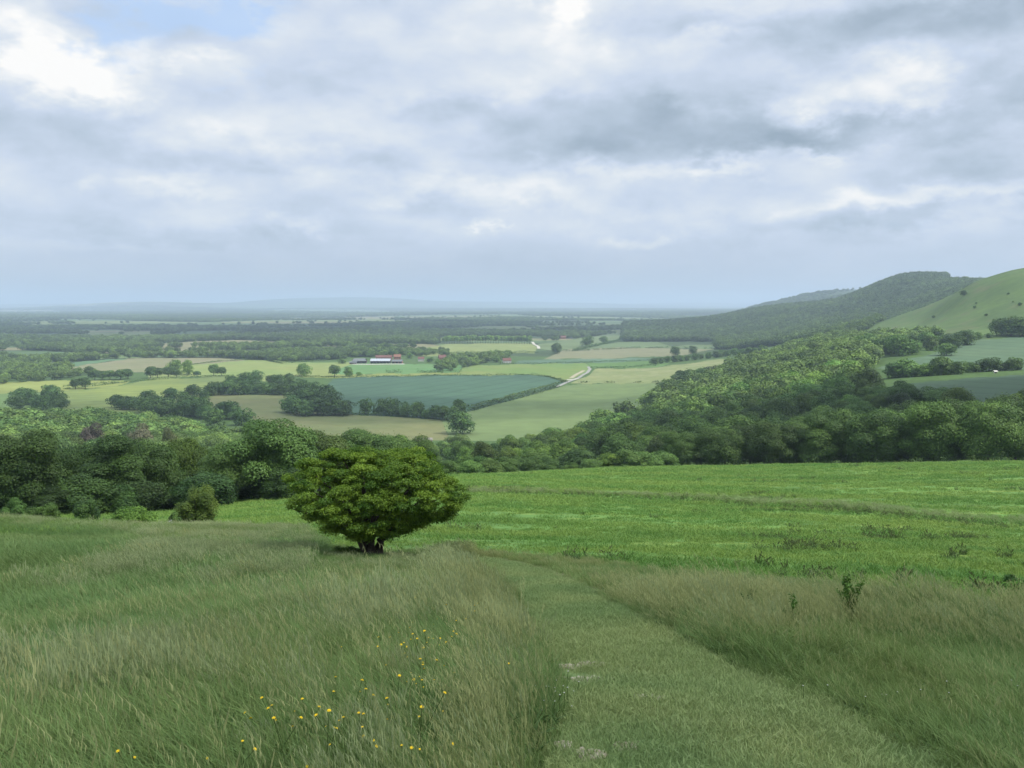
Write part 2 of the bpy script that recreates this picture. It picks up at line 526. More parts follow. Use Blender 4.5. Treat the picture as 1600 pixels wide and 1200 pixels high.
# far plain: a patchwork of woods and fields cut by hedges
SITES = []
rs = np.random.default_rng(3)
while len(SITES) < 300:
    d = 1300 * math.exp(rs.random() * math.log(16))
    a = math.radians(rs.uniform(-40, 40))
    SITES.append((d * math.sin(a), d * math.cos(a)))
SITES = np.array(SITES, np.float32)
STYPE = rs.random(len(SITES))
SWOOD = STYPE < np.where(np.hypot(SITES[:, 0], SITES[:, 1]) > 5000, .62, .40)
SCOL = rs.integers(0, 4, len(SITES))


def cells(x, y):
    best = np.empty(len(x), int)
    gap = np.empty(len(x), np.float32)
    for s in range(0, len(x), 40000):
        dx = x[s:s + 40000, None].astype(np.float32) - SITES[None, :, 0]
        dy = y[s:s + 40000, None].astype(np.float32) - SITES[None, :, 1]
        dd = dx * dx * .45 + dy * dy
        i2 = np.argpartition(dd, 1, axis=1)[:, :2]
        d2 = np.sqrt(np.take_along_axis(dd, i2, 1))
        o = np.argmin(d2, 1)
        best[s:s + 40000] = i2[np.arange(len(i2)), o]
        gap[s:s + 40000] = np.abs(d2[:, 0] - d2[:, 1])
    return best, gap


fi = np.nonzero((rid == 2) & (np.abs(CPX - 800) < 1100) & (CD < 20000))[0]
cb, cg = cells(CEN[fi, 0], CEN[fi, 1])
hillwood = (CPX[fi] > 990 + (CD[fi] > 3400) * 180) & (CD[fi] > 1500)
val = np.where(SWOOD[cb] | (cg < 5) | hillwood, 2, 4 + SCOL[cb])
rid[fi] = val

MEADOW_M = field_mat('meadow_ground', (.085, .115, .035), (.11, .11, .05), .15, 2.5)
GROUNDS = {
    0: ('meadow', MEADOW_M), 1: ('woodland_floor', field_mat('woodland_floor', (.060, .105, .030), None, .05, .3)),
    2: ('far_woodland_floor', field_mat('far_woods', (.032, .055, .022), (.045, .07, .026), .01, .05)),
    3: ('path', field_mat('path_turf', (.100, .160, .055), (.125, .175, .066), .35, 3.2, third=(.14, .155, .08))),
    4: ('distant_field', field_mat('distant_field_a', (0.099, 0.145, 0.050), None, .004, .02)),
    5: ('distant_field', field_mat('distant_field_b', (0.132, 0.165, 0.059), None, .004, .02)),
    6: ('distant_field', field_mat('distant_field_c', (0.066, 0.112, 0.040), None, .004, .02)),
    7: ('distant_field', field_mat('distant_field_d', (0.172, 0.165, 0.086), None, .004, .02)),
}
for k, (nm, poly, d0, d1, kw) in enumerate(FIELDS):
    GROUNDS[10 + k] = (nm, field_mat(nm, **kw))
for k, (nm, mt) in GROUNDS.items():
    q = Q[rid == k]
    if not len(q):
        continue
    u, inv = np.unique(q, return_inverse=True)
    tag(link(nm, mesh_np(nm, V[u], inv.reshape(-1, 4), mt, smooth_=True)), kind='structure')

# ------------------------------------------------------------------ foliage builders
def leaves(rs, pos, nrm, size, tint, slim=.55, droop=0.):
    n = len(pos)
    t = rs.normal(size=(n, 3))
    t -= nrm * (t * nrm).sum(1, keepdims=True)
    t /= np.linalg.norm(t, axis=1, keepdims=True) + 1e-9
    b = np.cross(nrm, t)
    a = (size * rs.uniform(.65, 1.35, n))[:, None]
    bend = nrm * a * .18
    Vv = np.stack([pos - t * a - bend, pos + b * a * slim, pos + t * a - bend, pos - b * a * slim], 1)
    Ff = np.arange(n * 4).reshape(n, 4)
    return Vv.reshape(-1, 3), Ff, np.repeat(tint, 4)


def unit(rs, n):
    v = rs.normal(size=(n, 3))
    return v / np.linalg.norm(v, axis=1, keepdims=True)


def crown_from_lobes(rs, cen, rad, n, size, lower=.35, shell=.7, lobe_var=.25, slim=.55, nz=.30):
    """leaf faces spread through the outer volume of many lobes"""
    cen, rad = np.asarray(cen), np.asarray(rad)
    w = rad[:, 0] * rad[:, 1]
    k = rs.choice(len(cen), n, p=w / w.sum())
    d = unit(rs, n)
    flip = (d[:, 2] < -.2) & (rs.random(n) > lower)
    d[flip, 2] *= -1
    r = shell + (1 - shell) * rs.random(n) ** .6
    fuzz = 1 + .16 * rs.normal(size=n) * (rs.random(n) < .35)
    pos = cen[k] + rad[k] * d * (r * fuzz)[:, None]
    nr = d * .80 + np.array([0, 0, .42]) + rs.normal(size=(n, 3)) * nz
    nr /= np.linalg.norm(nr, axis=1, keepdims=True)
    lt = rs.normal(size=len(cen)) * lobe_var
    tint = np.clip(.45 + lt[k] + rs.normal(size=n) * .17, 0, 1)
    return leaves(rs, pos, nr, size, tint, slim)


def tree_lobes(rs, rx, rz, zc, nl, lr, skirt=-.55, irregular=.2):
    g = math.pi * (3 - math.sqrt(5))
    cen, rad = [], []
    for i in range(nl):
        z = 1 - (i + .5) / nl * (1 - skirt)
        rr = math.sqrt(max(0, 1 - z * z))
        a = i * g + rs.normal() * .3
        d = np.array([rr * math.cos(a), rr * math.sin(a), z])
        k = .74 * (1 + irregular * rs.normal())
        c = d * np.array([rx, rx, rz]) * k + np.array([0, 0, zc])
        cen.append(c)
        s = lr * rs.uniform(.75, 1.3)
        rad.append((s, s, s * rs.uniform(.65, .9)))
    for i in range(max(3, nl // 5)):
        c = unit(rs, 1)[0] * np.array([rx, rx, rz]) * .35 + np.array([0, 0, zc])
        cen.append(c)
        rad.append((lr * 1.5,) * 3)
    return cen, rad


def make_tree_meshes(seed, n, size, rx=.42, rz=.44, zc=.54, nl=30, lr=.17, skirt=-.6, irr=.2, trunk_r=.022, mat=None, slim=.6, top=True):
    rs = np.random.default_rng(seed)
    cen, rad = tree_lobes(rs, rx, rz, zc, nl, lr, skirt, irr)
    v, f, t = crown_from_lobes(rs, cen, rad, n, size, slim=slim)
    zt = np.percentile(v[:, 2], 99.3)
    v[:, 2] = np.maximum(v[:, 2] / zt, .005)
    crown = mesh_np('crown', v, f, mat or LEAF, {'tint': t})
    paths = [([(0, 0, -.04), (.01, 0, .1), (.0, .01, .3), (.01, 0, zc)], [trunk_r * 1.5, trunk_r, trunk_r * .8, trunk_r * .35])]
    for i in range(6):
        c = np.array(cen[rs.integers(0, nl)])
        z0 = rs.uniform(.18, .4)
        paths.append(([(0, 0, z0), tuple(c * .5 + np.array([0, 0, z0 * .5])), tuple(c)], [trunk_r * .5, trunk_r * .3, trunk_r * .1]))
    tv, tf = tubes(paths, 6)
    trunk = mesh_np('trunk', tv, tf, BARK, smooth_=True)
    # one mesh with both, for copies seen too small to show parts
    both = mesh_np('tree', np.concatenate([v, tv]), np.concatenate([f, tf + len(v)]), mat or LEAF, {'tint': np.concatenate([t, np.zeros(len(tv))])})
    both.materials.append(BARK)
    mi = np.zeros(len(f) + len(tf), np.int32)
    mi[len(f):] = 1
    both.polygons.foreach_set('material_index', mi)
    return crown, trunk, both


NEARV = [make_tree_meshes(100 + i, 46000, .0125, rx=[.40, .46, .37, .44, .50][i], rz=[.47, .44, .48, .45, .40][i], zc=[.53, .5, .55, .52, .48][i],
                          nl=[24, 30, 20, 27, 32][i], lr=[.185, .18, .18, .19, .19][i], skirt=-.95, irr=.24) for i in range(5)]
MIDV = [make_tree_meshes(200 + i, 11500, .022, rx=[.42, .47, .38, .50, .44, .35][i], rz=[.45, .42, .47, .38, .44, .48][i], zc=[.53, .52, .54, .5, .53, .53][i],
                         nl=[17, 22, 14, 24, 18, 13][i], lr=.21, skirt=-.9, irr=.24) for i in range(6)]
LOWV = [make_tree_meshes(300 + i, 2800, .042, rx=[.44, .52, .40, .56][i], rz=[.46, .46, .48, .44][i], zc=.49, nl=[14, 18, 12, 19][i], lr=.24, skirt=-.95, irr=.24) for i in range(4)]
# field oaks with a clear stem
OAKV = [make_tree_meshes(400 + i, 2600, .045, rx=[.46, .55][i], rz=[.42, .42][i], zc=[.52, .50][i], nl=24, lr=.19, skirt=-.7, irr=.15, trunk_r=.03) for i in range(2)]
POPV = [make_tree_meshes(450, 1300, .05, rx=.26, rz=.34, zc=.62, nl=16, lr=.14, skirt=-.9, irr=.14, trunk_r=.022)]

FIRST = set()


def vary(o, base, rs, amt=.14):
    k = 1 + rs.normal() * amt
    h = rs.normal() * amt * .35
    o.color = (max(.1, base[0] * k * (1 + h)), max(.1, base[1] * k), max(.1, base[2] * k * (1 - h)), 1)


TRS = np.random.default_rng(77)


def tree(name, p, h, var, kind='near', wide=1., color=(1, 1, 1), label=None, group=None, cat='tree', rz=None, amt=.12, sink=.0):
    """kind near/mid: Empty > crown, trunk; low: a single mesh"""
    rz = TRS.uniform(0, 6.28) if rz is None else rz
    loc = (p.x, p.y, p.z - sink)
    if kind == 'single':
        o = link(name, var[2], None, loc, rz, (h * wide, h * wide, h))
        vary(o, color, TRS, amt)
        return tag(o, label, cat, group)
    e = link(name, None, None, loc, rz, (h * wide, h * wide, h))
    c = link('crown', var[0], e)
    vary(c, color, TRS, amt)
    link('trunk', var[1], e)
    return tag(e, label, cat, group)


# ------------------------------------------------------------------ the hawthorn beside the path
def hawthorn():
    base = hit(578, 868)
    D = math.hypot(base.x, base.y)
    m = D / F * 1.02                                     # metres per photo pixel there
    rs = np.random.default_rng(21)
    prof_t = [0, .08, .18, .32, .48, .62, .76, .88, .95, 1.0]
    left = [-26, -62, -92, -114, -126, -122, -108, -88, -60, -20]
    right = [58, 92, 118, 138, 146, 140, 128, 108, 88, 40]
    cen, rad = [], []
    for i in range(820):
        t = rs.random() ** .9
        l, r = np.interp(t, prof_t, left) * m, np.interp(t, prof_t, right) * m
        cx, R = (l + r) / 2, (r - l) / 2
        a = rs.uniform(0, 2 * math.pi)
        k = (rs.uniform(.78, 1.0) if i < 660 else rs.uniform(.1, .7)) * (.95 + .13 * math.sin(3 * a + 5 * t))
        z = (44 + t * 119 + 6 * math.sin(2 * a + 1) * (t > .5)) * m + .04 * rs.normal()
        cen.append((cx + R * k * math.cos(a), R * .92 * k * math.sin(a), z - .08))
        s = rs.uniform(.11, .28)
        rad.append((s * 1.1, s * 1.1, s * .6))
    v, f, tn = crown_from_lobes(rs, cen, rad, 230000, .028, lower=.25, shell=.2, lobe_var=.26, slim=.6, nz=.5)
    e = link('hawthorn_tree', None, None, base)
    tag(e, 'spreading bright green hawthorn with a flat domed crown, alone in the grass beside the path', 'tree')
    link('crown', mesh_np('crown', v, f, HAW, {'tint': tn}), e)
    P = []
    for (dx, dy, top) in ((.0, 0, (.7, .2, 1.6)), (.28, .1, (1.5, -.4, 1.7)), (-.25, .05, (-1.3, .3, 1.6)), (.1, -.15, (.3, -1.1, 1.7)), (-.1, .2, (-.4, 1.0, 1.8)), (.42, 0, (1.0, .8, 1.4))):
        P.append(([(dx * .7, dy, -.25), (dx * .62, dy, .14), (dx * .7 + top[0] * .16, dy + top[1] * .2, .62), tuple(top)], [.19, .135, .09, .03]))
    for i in range(40):
        c = np.array(cen[rs.integers(0, 660)])
        P.append(([(c[0] * .2, c[1] * .2, .55), tuple(c * [.6, .6, .75]), tuple(c)], [.05, .03, .01]))
    tv, tf = tubes(P, 8)
    link('trunk', mesh_np('trunk', tv, tf, BARK, smooth_=True), e)
    # low dark shoots on the left of the bole
    lc = [(-.35 - .09 * i, -.1 + .05 * (i % 3), .10 + .035 * (i % 4)) for i in range(8)]
    v, f, tn = crown_from_lobes(rs, lc, [(.17, .2, .12)] * 8, 2500, .022, lower=.4, shell=.2)
    link('low_shoots', mesh_np('low_shoots', v, f, HAW, {'tint': tn * .25}), e)
    return base


HB = hawthorn()


# ------------------------------------------------------------------ shrubs near the left trees
def shrub(name, px, py, hpx, wpx, n, size, color, label, dmin=1, cat='bush', nl=18, lean=0., group=None, lr=.3, sd=1, at_d=0):
    p = hit(px, py, dmin)
    if at_d:
        p = at(px, at_d)
        hpx += project(p.x, p.y, p.z)[1] - py
    m = mpp(p)
    h, w = hpx * m, wpx * m * .5
    rs = np.random.default_rng(900 + sd)
    cen, rad = [], []
    for i in range(nl):
        q = unit(rs, 1)[0]
        q[2] = abs(q[2])
        k = rs.uniform(.45, .78)
        tp = .62 + .38 * min(1, q[2] * 2.2)
        cen.append((q[0] * w * k * tp + lean * q[2] * h, q[1] * w * k * tp, h * (.14 + .62 * q[2] * k / .75)))
        s = lr * rs.uniform(.7, 1.25)
        rad.append((w * s, w * s, h * s * .8))
    v, f, t = crown_from_lobes(rs, cen, rad, n, size, lower=.4, shell=.45)
    v[:, 2] = np.maximum(v[:, 2], .01)
    e = link(name, None, None, (p.x, p.y, p.z - .02))
    c = link('foliage', mesh_np('foliage', v, f, LEAF, {'tint': t}), e)
    c.color = (*color, 1)
    P = []
    for i in range(7):
        q = cen[i]
        P.append(([(q[0] * .12, q[1] * .12, -.15), (q[0] * .4, q[1] * .4, q[2] * .5), q], [.035 * h, .02 * h, .006 * h]))
    tv, tf = tubes(P, 5)
    link('stem', mesh_np('stem', tv, tf, BARK), e)
    tag(e, label, cat, group)
    return e


shrub('thorn_bush', 308, 822, 72, 78, 20000, .05, (1.25, 1.2, .85), 'rounded thorn bush with a brownish crown standing alone before the dark left trees', nl=22, sd=1)
shrub('bramble_bush', 186, 806, 19, 88, 9000, .05, (1.45, 1.65, 1.1), 'long low bright green bramble bush at the crest of the meadow grass', 30, nl=18, sd=2, at_d=50)
eb = shrub('elder_bush', 259, 808, 10, 26, 1800, .05, (1.0, 1.15, 1.0), 'small bush with white flower heads between the bramble and the thorn bush', 30, nl=8, sd=3, at_d=50)
shrub('edge_bush', 120, 800, 28, 58, 7000, .06, (.75, .95, .85), 'dark bush at the foot of the left trees, next to the bramble', 30, nl=14, sd=4, at_d=80)
shrub('edge_bush', 55, 800, 20, 60, 6000, .06, (.85, 1.0, .75), 'low bush under the tree at the far end of the dark left row', 30, nl=14, sd=5, at_d=82)
shrub('edge_bush', 5, 800, 26, 50, 6000, .06, (.7, .9, .8), 'bush cut by the left edge of the photo, under the trees', 30, nl=14, sd=6, at_d=84)

WHITE_FL = solid('white_petals', (.5, .52, .44), .7)
YELLOW_FL = solid('yellow_petals', (.75, .52, .015), .6, (.8, .62, .03), 30)
STEM_M = solid('flower_stem', (.07, .12, .03), .8)
rs = np.random.default_rng(8)
d_ = unit(rs, 160)
d_[:, 2] = np.abs(d_[:, 2])
v, f, t = leaves(rs, d_ * np.array([.36, .3, .42]) * 1.0 + np.array([0, -.05, .12]), d_, .045, np.ones(160), .8)
link('flower_heads', mesh_np('flower_heads', v, f, WHITE_FL), eb)

# ------------------------------------------------------------------ dark trees of the left row (about 85-125 m away)
LEFT_ROW = [  # px, d, top row, width factor, colour, label
    (24, 102, 678, 1.0, (.80, .95, .80), 'broad dark tree at the left edge of the photo, first of the dark row'),
    (92, 116, 700, .85, (.75, .88, .85), 'dark tree second from the left edge in the row behind the meadow'),
    (166, 106, 680, 1.0, (.72, .88, .75), 'dark tree behind the long bramble bush'),
    (228, 110, 692, .9, (.85, .98, .95), 'grey-green tree of the left row, just left of the thorn bush'),
    (283, 122, 688, .75, (1.05, 1.10, .55), 'tree with a yellow-green top behind the thorn bush'),
    (338, 112, 700, .95, (.92, 1.02, .95), 'tree with pale leaf tips right of the thorn bush'),
    (426, 114, 659, 1.08, (1.15, 1.3, 1.2), 'tallest tree of the left row, pyramid shaped, left of the hawthorn'),
    (-40, 110, 680, 1.0, (.8, .95, .8), 'tree beyond the left edge'),
]
for i, (px, d, top, wd, colr, lab) in enumerate(LEFT_ROW[:7]):
    p = at(px, d)
    _, by = project(p.x, p.y, p.z)
    h = (by - top) * mpp(p)
    tree('dark_tree', p, h, NEARV[i % 5], 'near', wd * 1.02, tuple(.80 * q for q in colr), lab, 'dark trees in the row behind the meadow', amt=.03)
# second rank filling behind, and trees behind the hawthorn
for i, (px, d, top, wd, colr, lab) in enumerate([
        (60, 140, 706, 1.1, (.7, .82, .75), 'dark tree filling the gap between the first two trees of the left row'),
        (128, 145, 704, 1.1, (.65, .8, .72), 'dark tree seen between the second and third of the left row'),
        (198, 148, 702, 1.1, (.65, .8, .72), 'dark tree in the rear rank behind the bramble bush'),
        (256, 150, 706, 1.1, (.7, .85, .7), 'dark tree in the rear rank behind the thorn bush'),
        (312, 148, 702, 1.0, (.95, 1.0, .6), 'olive tree in the rear rank, just right of the thorn bush'),
        (378, 150, 714, 1.1, (.72, .85, .78), 'dark tree in the gap left of the tall pyramid tree')]):
    p = at(px, d)
    _, by = project(p.x, p.y, p.z)
    tree('dark_tree', p, (by - top) * mpp(p), NEARV[(i + 2) % 5], 'near', wd, tuple(.7 * q for q in colr), lab, 'dark trees in the row behind the meadow', amt=.03)
for i, (px, d, top, wd, colr, lab) in enumerate([
        (492, 150, 676, 1.0, (.85, .82, .62), 'brownish tree right of the tall pyramid tree'),
        (540, 158, 674, 1.0, (.9, 1.0, .95), 'grey-green tree above the left half of the hawthorn'),
        (580, 162, 678, 1.0, (1.0, 1.1, 1.05), 'pale-tipped tree above the middle of the hawthorn'),
        (615, 165, 682, .9, (1.05, 1.15, 1.1), 'pale grey-green tree above the right half of the hawthorn'),
        (645, 170, 684, .9, (.8, .92, .72), 'last tree of the rank above the hawthorn, darker than its neighbours'),
        (515, 178, 690, 1.1, (.8, .9, .8), 'tree half hidden behind the brownish tree near the hawthorn'),
        (672, 195, 702, .9, (.8, .92, .75), 'low tree where the rank above the hawthorn ends')]):
    p = at(px, d)
    _, by = project(p.x, p.y, p.z)
    tree('rank_tree', p, (by - top) * mpp(p), NEARV[(i + 1) % 5], 'near', wd * 1.15, colr, lab, 'trees in the rank above the hawthorn', amt=.03)
# understorey filling the foot of the row
for i in range(26):
    px = -30 + i * 19.5 + TRS.normal() * 6
    if px > 470: break
    p = at(px, 100 + TRS.uniform(-3, 14) + (px > 330) * 8)
    tree('understorey_bush', p, TRS.uniform(2.6, 4.2), MIDV[i % 6], 'single', 1.4, (.46, .58, .48), 'dark bush in the shade at the foot of the left row of trees', 'understorey of the left row', 'bush', amt=.15, sink=.2)  # leaf colour darkened for the shade beneath the row


# ------------------------------------------------------------------ woods: trees placed by world spacing
def spots(px0, px1, dlo, dhi, n, sep, seed, keep=None):
    """points with a minimum spacing inside a belt given as nearest / farthest distance per direction"""
    rs = np.random.default_rng(seed)
    pts, grid = [], {}
    dmax = max(v for _, v in dhi)
    dmin = min(v for _, v in dlo)
    tries = 0
    while len(pts) < n and tries < n * 60:
        tries += 1
        px = rs.uniform(px0, px1)
        d = math.sqrt(rs.uniform(dmin ** 2, dmax ** 2))
        if not (np.interp(px, [a for a, _ in dlo], [b for _, b in dlo]) <= d <= np.interp(px, [a for a, _ in dhi], [b for _, b in dhi])):
            continue
        if keep and not keep(px, d):
            continue
        s = sep * (1 + max(0, d - 350) / 1400)
        a = float(az_of(px))
        x, y = d * math.sin(a), d * math.cos(a)
        g = (int(x // 8), int(y // 8))
        ok = True
        R = int(s // 8) + 1
        for u in range(-R, R + 1):
            for w in range(-R, R + 1):
                for q in grid.get((g[0] + u, g[1] + w), ()):
                    if (q[0] - x) ** 2 + (q[1] - y) ** 2 < s * s:
                        ok = False
        if ok:
            grid.setdefault(g, []).append((x, y))
            pts.append((px, d, Vector((x, y, float(ground(x, y))))))
    return pts


# front rank of the right wood, seen from foot to top
FRONT = [(1062, 9.0), (1100, 10), (1138, 9.5), (1178, 10.5), (1215, 11), (1252, 12), (1290, 12.5), (1330, 13.5), (1372, 12.8), (1412, 13), (1462, 14.2), (1510, 14.5), (1556, 13.5), (1600, 14), (1640, 14)]
FLAB = ['first tall dark tree of the right wood edge, where the low scrub ends', 'dark tree at the wood edge beside the first tall one', 'dark tree of the wood edge above the middle of the bright pasture',
        'dark rounded tree of the wood edge, fourth after the scrub', 'dark tree at the wood edge, fifth after the scrub', 'dark tree at the wood edge with a duller crown', 'dark tree at the wood edge with a deep shaded foot',
        'tree at the wood edge with pale blossom in its side', 'green tree at the wood edge, left of the big pale-topped one', 'tree with a mid green crown touching the big pale-topped one',
        'big tree with a pale sunlit top in the right wood edge', 'broad tree with coarse pale leaf clusters, right of the biggest', 'tree near the right edge with yellowish leaf tips', 'tree cut by the right edge of the photo at the wood edge', 'tree past the right edge']
for i, (px, h) in enumerate(FRONT[:14]):
    p = at(px, 212 + 10 * (i % 2))
    k = .78 if px < 1330 else 1.0  # cloud shade on the left part of the rank put into leaf colour
    tree('edge_tree', p, h, NEARV[(i * 2) % 5], 'near', 1.06, (.88 * k, 1.0 * k, .85 * k), FLAB[i], 'front trees of the right wood', amt=.05)
# scrub along the pasture edge, px 700-1060
for i, (px, d, h, colr) in enumerate([(735, 158, 3.2, (1.1, 1.25, 1.1)), (765, 168, 3.4, (1.1, 1.2, 1.1)), (795, 178, 3.6, (1.0, 1.15, 1.05)), (826, 186, 4.0, (.95, 1.1, 1.0)), (858, 190, 3.6, (.9, 1.05, .95)),
                                       (893, 192, 2.6, (1.2, 1.2, .6)), (925, 194, 3.4, (1.05, 1.15, 1.0)), (955, 198, 4.6, (1.1, 1.15, .65)), (985, 198, 5.4, (1.0, 1.1, 1.0)), (1012, 200, 5.0, (1.0, 1.1, 1.0)), (1040, 203, 4.6, (.95, 1.1, .9)), (752, 190, 4.2, (1, 1.2, 1.0)), (840, 205, 5.2, (.8, .95, .85)), (905, 210, 6, (.8, .95, .85)), (700, 180, 4, (.9, 1.05, .95))]):
    tree('scrub_bush', at(px, d), h, MIDV[i % 6], 'mid', 1.5, colr, ['pale green scrub bush on the edge of the pasture', 'yellowish scrub bush on the edge of the pasture'][colr[2] < .7] + ' below the wood',
         'scrub bushes along the pasture edge', 'bush', sink=.3)


def brightness(px, d):
    """crown colour lighter or darker in smooth random patches"""
    return 1 + .3 * float(vnoise(np.array(px / 70.), np.array(d / 60.), 9))


RW_LO = [(690, 330), (740, 260), (800, 225), (1000, 220), (1060, 232), (1620, 236)]
RW_HI = [(690, 400), (740, 395), (800, 470), (900, 560), (1000, 660), (1060, 850), (1100, 880), (1200, 1100), (1300, 1180), (1345, 600), (1390, 385), (1430, 372), (1620, 345)]
RW = spots(690, 1640, RW_LO, RW_HI, 430, 10.8, 31)
RW.sort(key=lambda q: q[1])
print('right wood', len(RW))
LITP = lambda px, d: d > 560
stuffpts = []          # (point, height, variant index, tint)
n_ind = 0
for i, (px, d, p) in enumerate(RW):
    b = brightness(px, d)
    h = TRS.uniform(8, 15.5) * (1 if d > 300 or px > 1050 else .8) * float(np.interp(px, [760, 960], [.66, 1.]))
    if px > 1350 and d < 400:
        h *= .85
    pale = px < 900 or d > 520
    colr = (.85 * b, .96 * b, .80 * b) if not pale else (1.25 * b, 1.32 * b, 1.02 * b)  # leaf colour darkened where the wood is shaded, lightened where sunlit
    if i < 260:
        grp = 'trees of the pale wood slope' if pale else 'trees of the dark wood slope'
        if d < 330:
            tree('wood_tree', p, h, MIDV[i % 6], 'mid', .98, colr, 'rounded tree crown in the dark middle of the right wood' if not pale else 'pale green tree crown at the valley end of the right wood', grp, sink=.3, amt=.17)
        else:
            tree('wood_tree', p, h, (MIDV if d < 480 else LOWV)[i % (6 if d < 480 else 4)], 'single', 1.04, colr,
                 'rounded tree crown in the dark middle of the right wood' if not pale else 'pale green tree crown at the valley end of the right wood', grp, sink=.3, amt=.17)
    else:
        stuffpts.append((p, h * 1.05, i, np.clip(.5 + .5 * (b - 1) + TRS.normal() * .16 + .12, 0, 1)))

# pale wood on the left, px 0-430
LW = spots(-40, 440, [(-40, 330), (440, 330)], [(-40, 650), (200, 640), (290, 560), (350, 470), (440, 470)], 170, 10.5, 41)
LW.sort(key=lambda q: q[1])
print('left wood', len(LW))
for i, (px, d, p) in enumerate(LW):
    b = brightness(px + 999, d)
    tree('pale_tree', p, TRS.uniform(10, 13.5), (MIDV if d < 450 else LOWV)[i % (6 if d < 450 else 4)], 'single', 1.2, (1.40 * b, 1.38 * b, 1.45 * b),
         'pale green tree crown in the sunlit wood beyond the dark left row', 'trees of the pale left wood', amt=.16, sink=.3)
for px, top, d, w, colr, lab in [(132, 662, 365, .62, (.95, .50, 1.9), 'purple copper-leaved tree in the pale left wood, nearer the left edge'), (211, 664, 365, .70, (1.25, .78, 2.0), 'purplish copper tree in the pale left wood, nearer the yellow-topped tree'),
                                (258, 668, 360, .5, (1.5, 1.1, 1.9), 'dull brownish tree at the end of the pale left wood'), (312, 682, 350, .9, (1.9, 1.8, 2.4), 'whitish rounded tree at the end of the pale left wood')]:
    p = at(px, d)
    _, by = project(p.x, p.y, p.z)
    tree('copper_tree' if px < 250 else 'small_tree', p, max(5, (by - top) * mpp(p)), MIDV[2], 'single', w, colr, lab, amt=.02)
# grey willows low in the middle
for i, (px, d, h) in enumerate([(672, 400, 8), (690, 430, 9), (705, 420, 8), (712, 470, 11.5), (728, 450, 8.5), (742, 440, 7), (660, 440, 7)]):
    tree('willow_tree', at(px, d), h, MIDV[i % 6], 'single', 1.0, (1.45, 1.45, 1.5), 'soft grey-green willow in the dip right of the hawthorn', 'willows in the dip', amt=.08)


# dark hedgerow clumps of the middle distance; (px, base row, height m, width factor)
def clump(name, items, colr, label, group, var=LOWV, dmin=450, amt=.1):
    for i, it in enumerate(items):
        px, py, h = it[:3]
        w = it[3] if len(it) > 3 else 1.15
        lab = it[4] if len(it) > 4 else label
        tree(name, hit(px, py, dmin), h, var[(i * 3 + int(px)) % len(var)], 'single', w, colr, lab, group, amt=amt, sink=.4)


DK = (.80, .95, .95)
rs = np.random.default_rng(61)
A = [(px + rs.normal() * 4, py + rs.normal() * 2, rs.uniform(10, 14)) for px, py in ((30, 640), (45, 636), (60, 642), (75, 634), (88, 640), (70, 625), (82, 622), (40, 628), (95, 636), (55, 630))]
clump('hedgerow_tree', A, DK, 'dark tree in the clump beside the pale field, near the left edge', 'dark clump by the pale field')
B = [(px + rs.normal() * 4, py + rs.normal() * 2, rs.uniform(11, 15)) for px, py in ((190, 642), (212, 640), (226, 645), (240, 641), (252, 648), (266, 646), (280, 652), (294, 648), (308, 652), (316, 646), (300, 638), (282, 636), (322, 650), (236, 634), (180, 640), (345, 655), (362, 652), (335, 662), (378, 664))]
clump('hedgerow_tree', B, DK, 'dark tree in the clump between the rolling field and the pale left wood', 'dark clump above the pale wood')
Cc = [(px, py, h) for px, py, h in ((268, 626, 12), (287, 624, 8), (303, 620, 12), (318, 622, 8), (330, 618, 13), (345, 617, 10), (358, 617, 15), (372, 616, 16), (386, 616, 15), (362, 606, 13), (380, 600, 13), (398, 600, 15), (412, 616, 12), (426, 616, 11), (440, 617, 13), (436, 602, 12), (452, 600, 12), (462, 616, 13), (472, 608, 11), (402, 614, 9), (425, 600, 10), (340, 610, 9))]
clump('hedgerow_tree', Cc, DK, 'dark tree in the line climbing along the top of the brown field', 'dark line above the brown field')
Dd = [(px + rs.normal() * 2, py + rs.normal(), rs.uniform(12, 16)) for px, py in ((455, 645), (468, 647), (482, 648), (497, 648), (512, 648), (526, 648), (538, 648), (475, 634), (490, 632), (505, 634), (520, 636), (500, 622), (486, 620), (512, 622), (470, 624))]
clump('hedgerow_tree', Dd, DK, 'dark tree in the big clump at the left end of the teal crop field', 'big dark clump by the teal field')
E_ = [(571, 647, 13, .8, 'narrow dark tree standing apart in the hedge under the teal field'), (600, 648, 13, .85, 'left half of the pair of dark trees under the teal field'), (613, 649, 14, .85, 'right half of the pair of dark trees under the teal field'),
      (633, 651, 11.5, .9, 'left one of two bushy trees under the middle of the teal field'), (652, 652, 12.5, 1.0, 'right one of two bushy trees under the middle of the teal field'),
      (678, 654, 10.5, 1.0, 'spreading dull tree in the hedge left of the tall dark one'), (694, 656, 11, 1.0, 'bushy tree touching the tall dark one under the teal field'),
      (716, 657, 16, .8, 'tall dark tree at the right end of the hedge under the teal field'), (719, 678, 16, 1.0, 'round dark tree in front of the tall one at the hedge end'), (588, 648, 6, 1.1, 'low bush in the hedge between the narrow tree and the pair'), (625, 650, 6, 1.2, 'low bush in the hedge right of the pair of trees'),
      (665, 653, 6.5, 1.3, 'low bush in the hedge between the bushy trees and the dull tree')]
clump('hedge_tree', E_, (.85, 1.0, .95), None, 'trees in the hedge under the teal field')
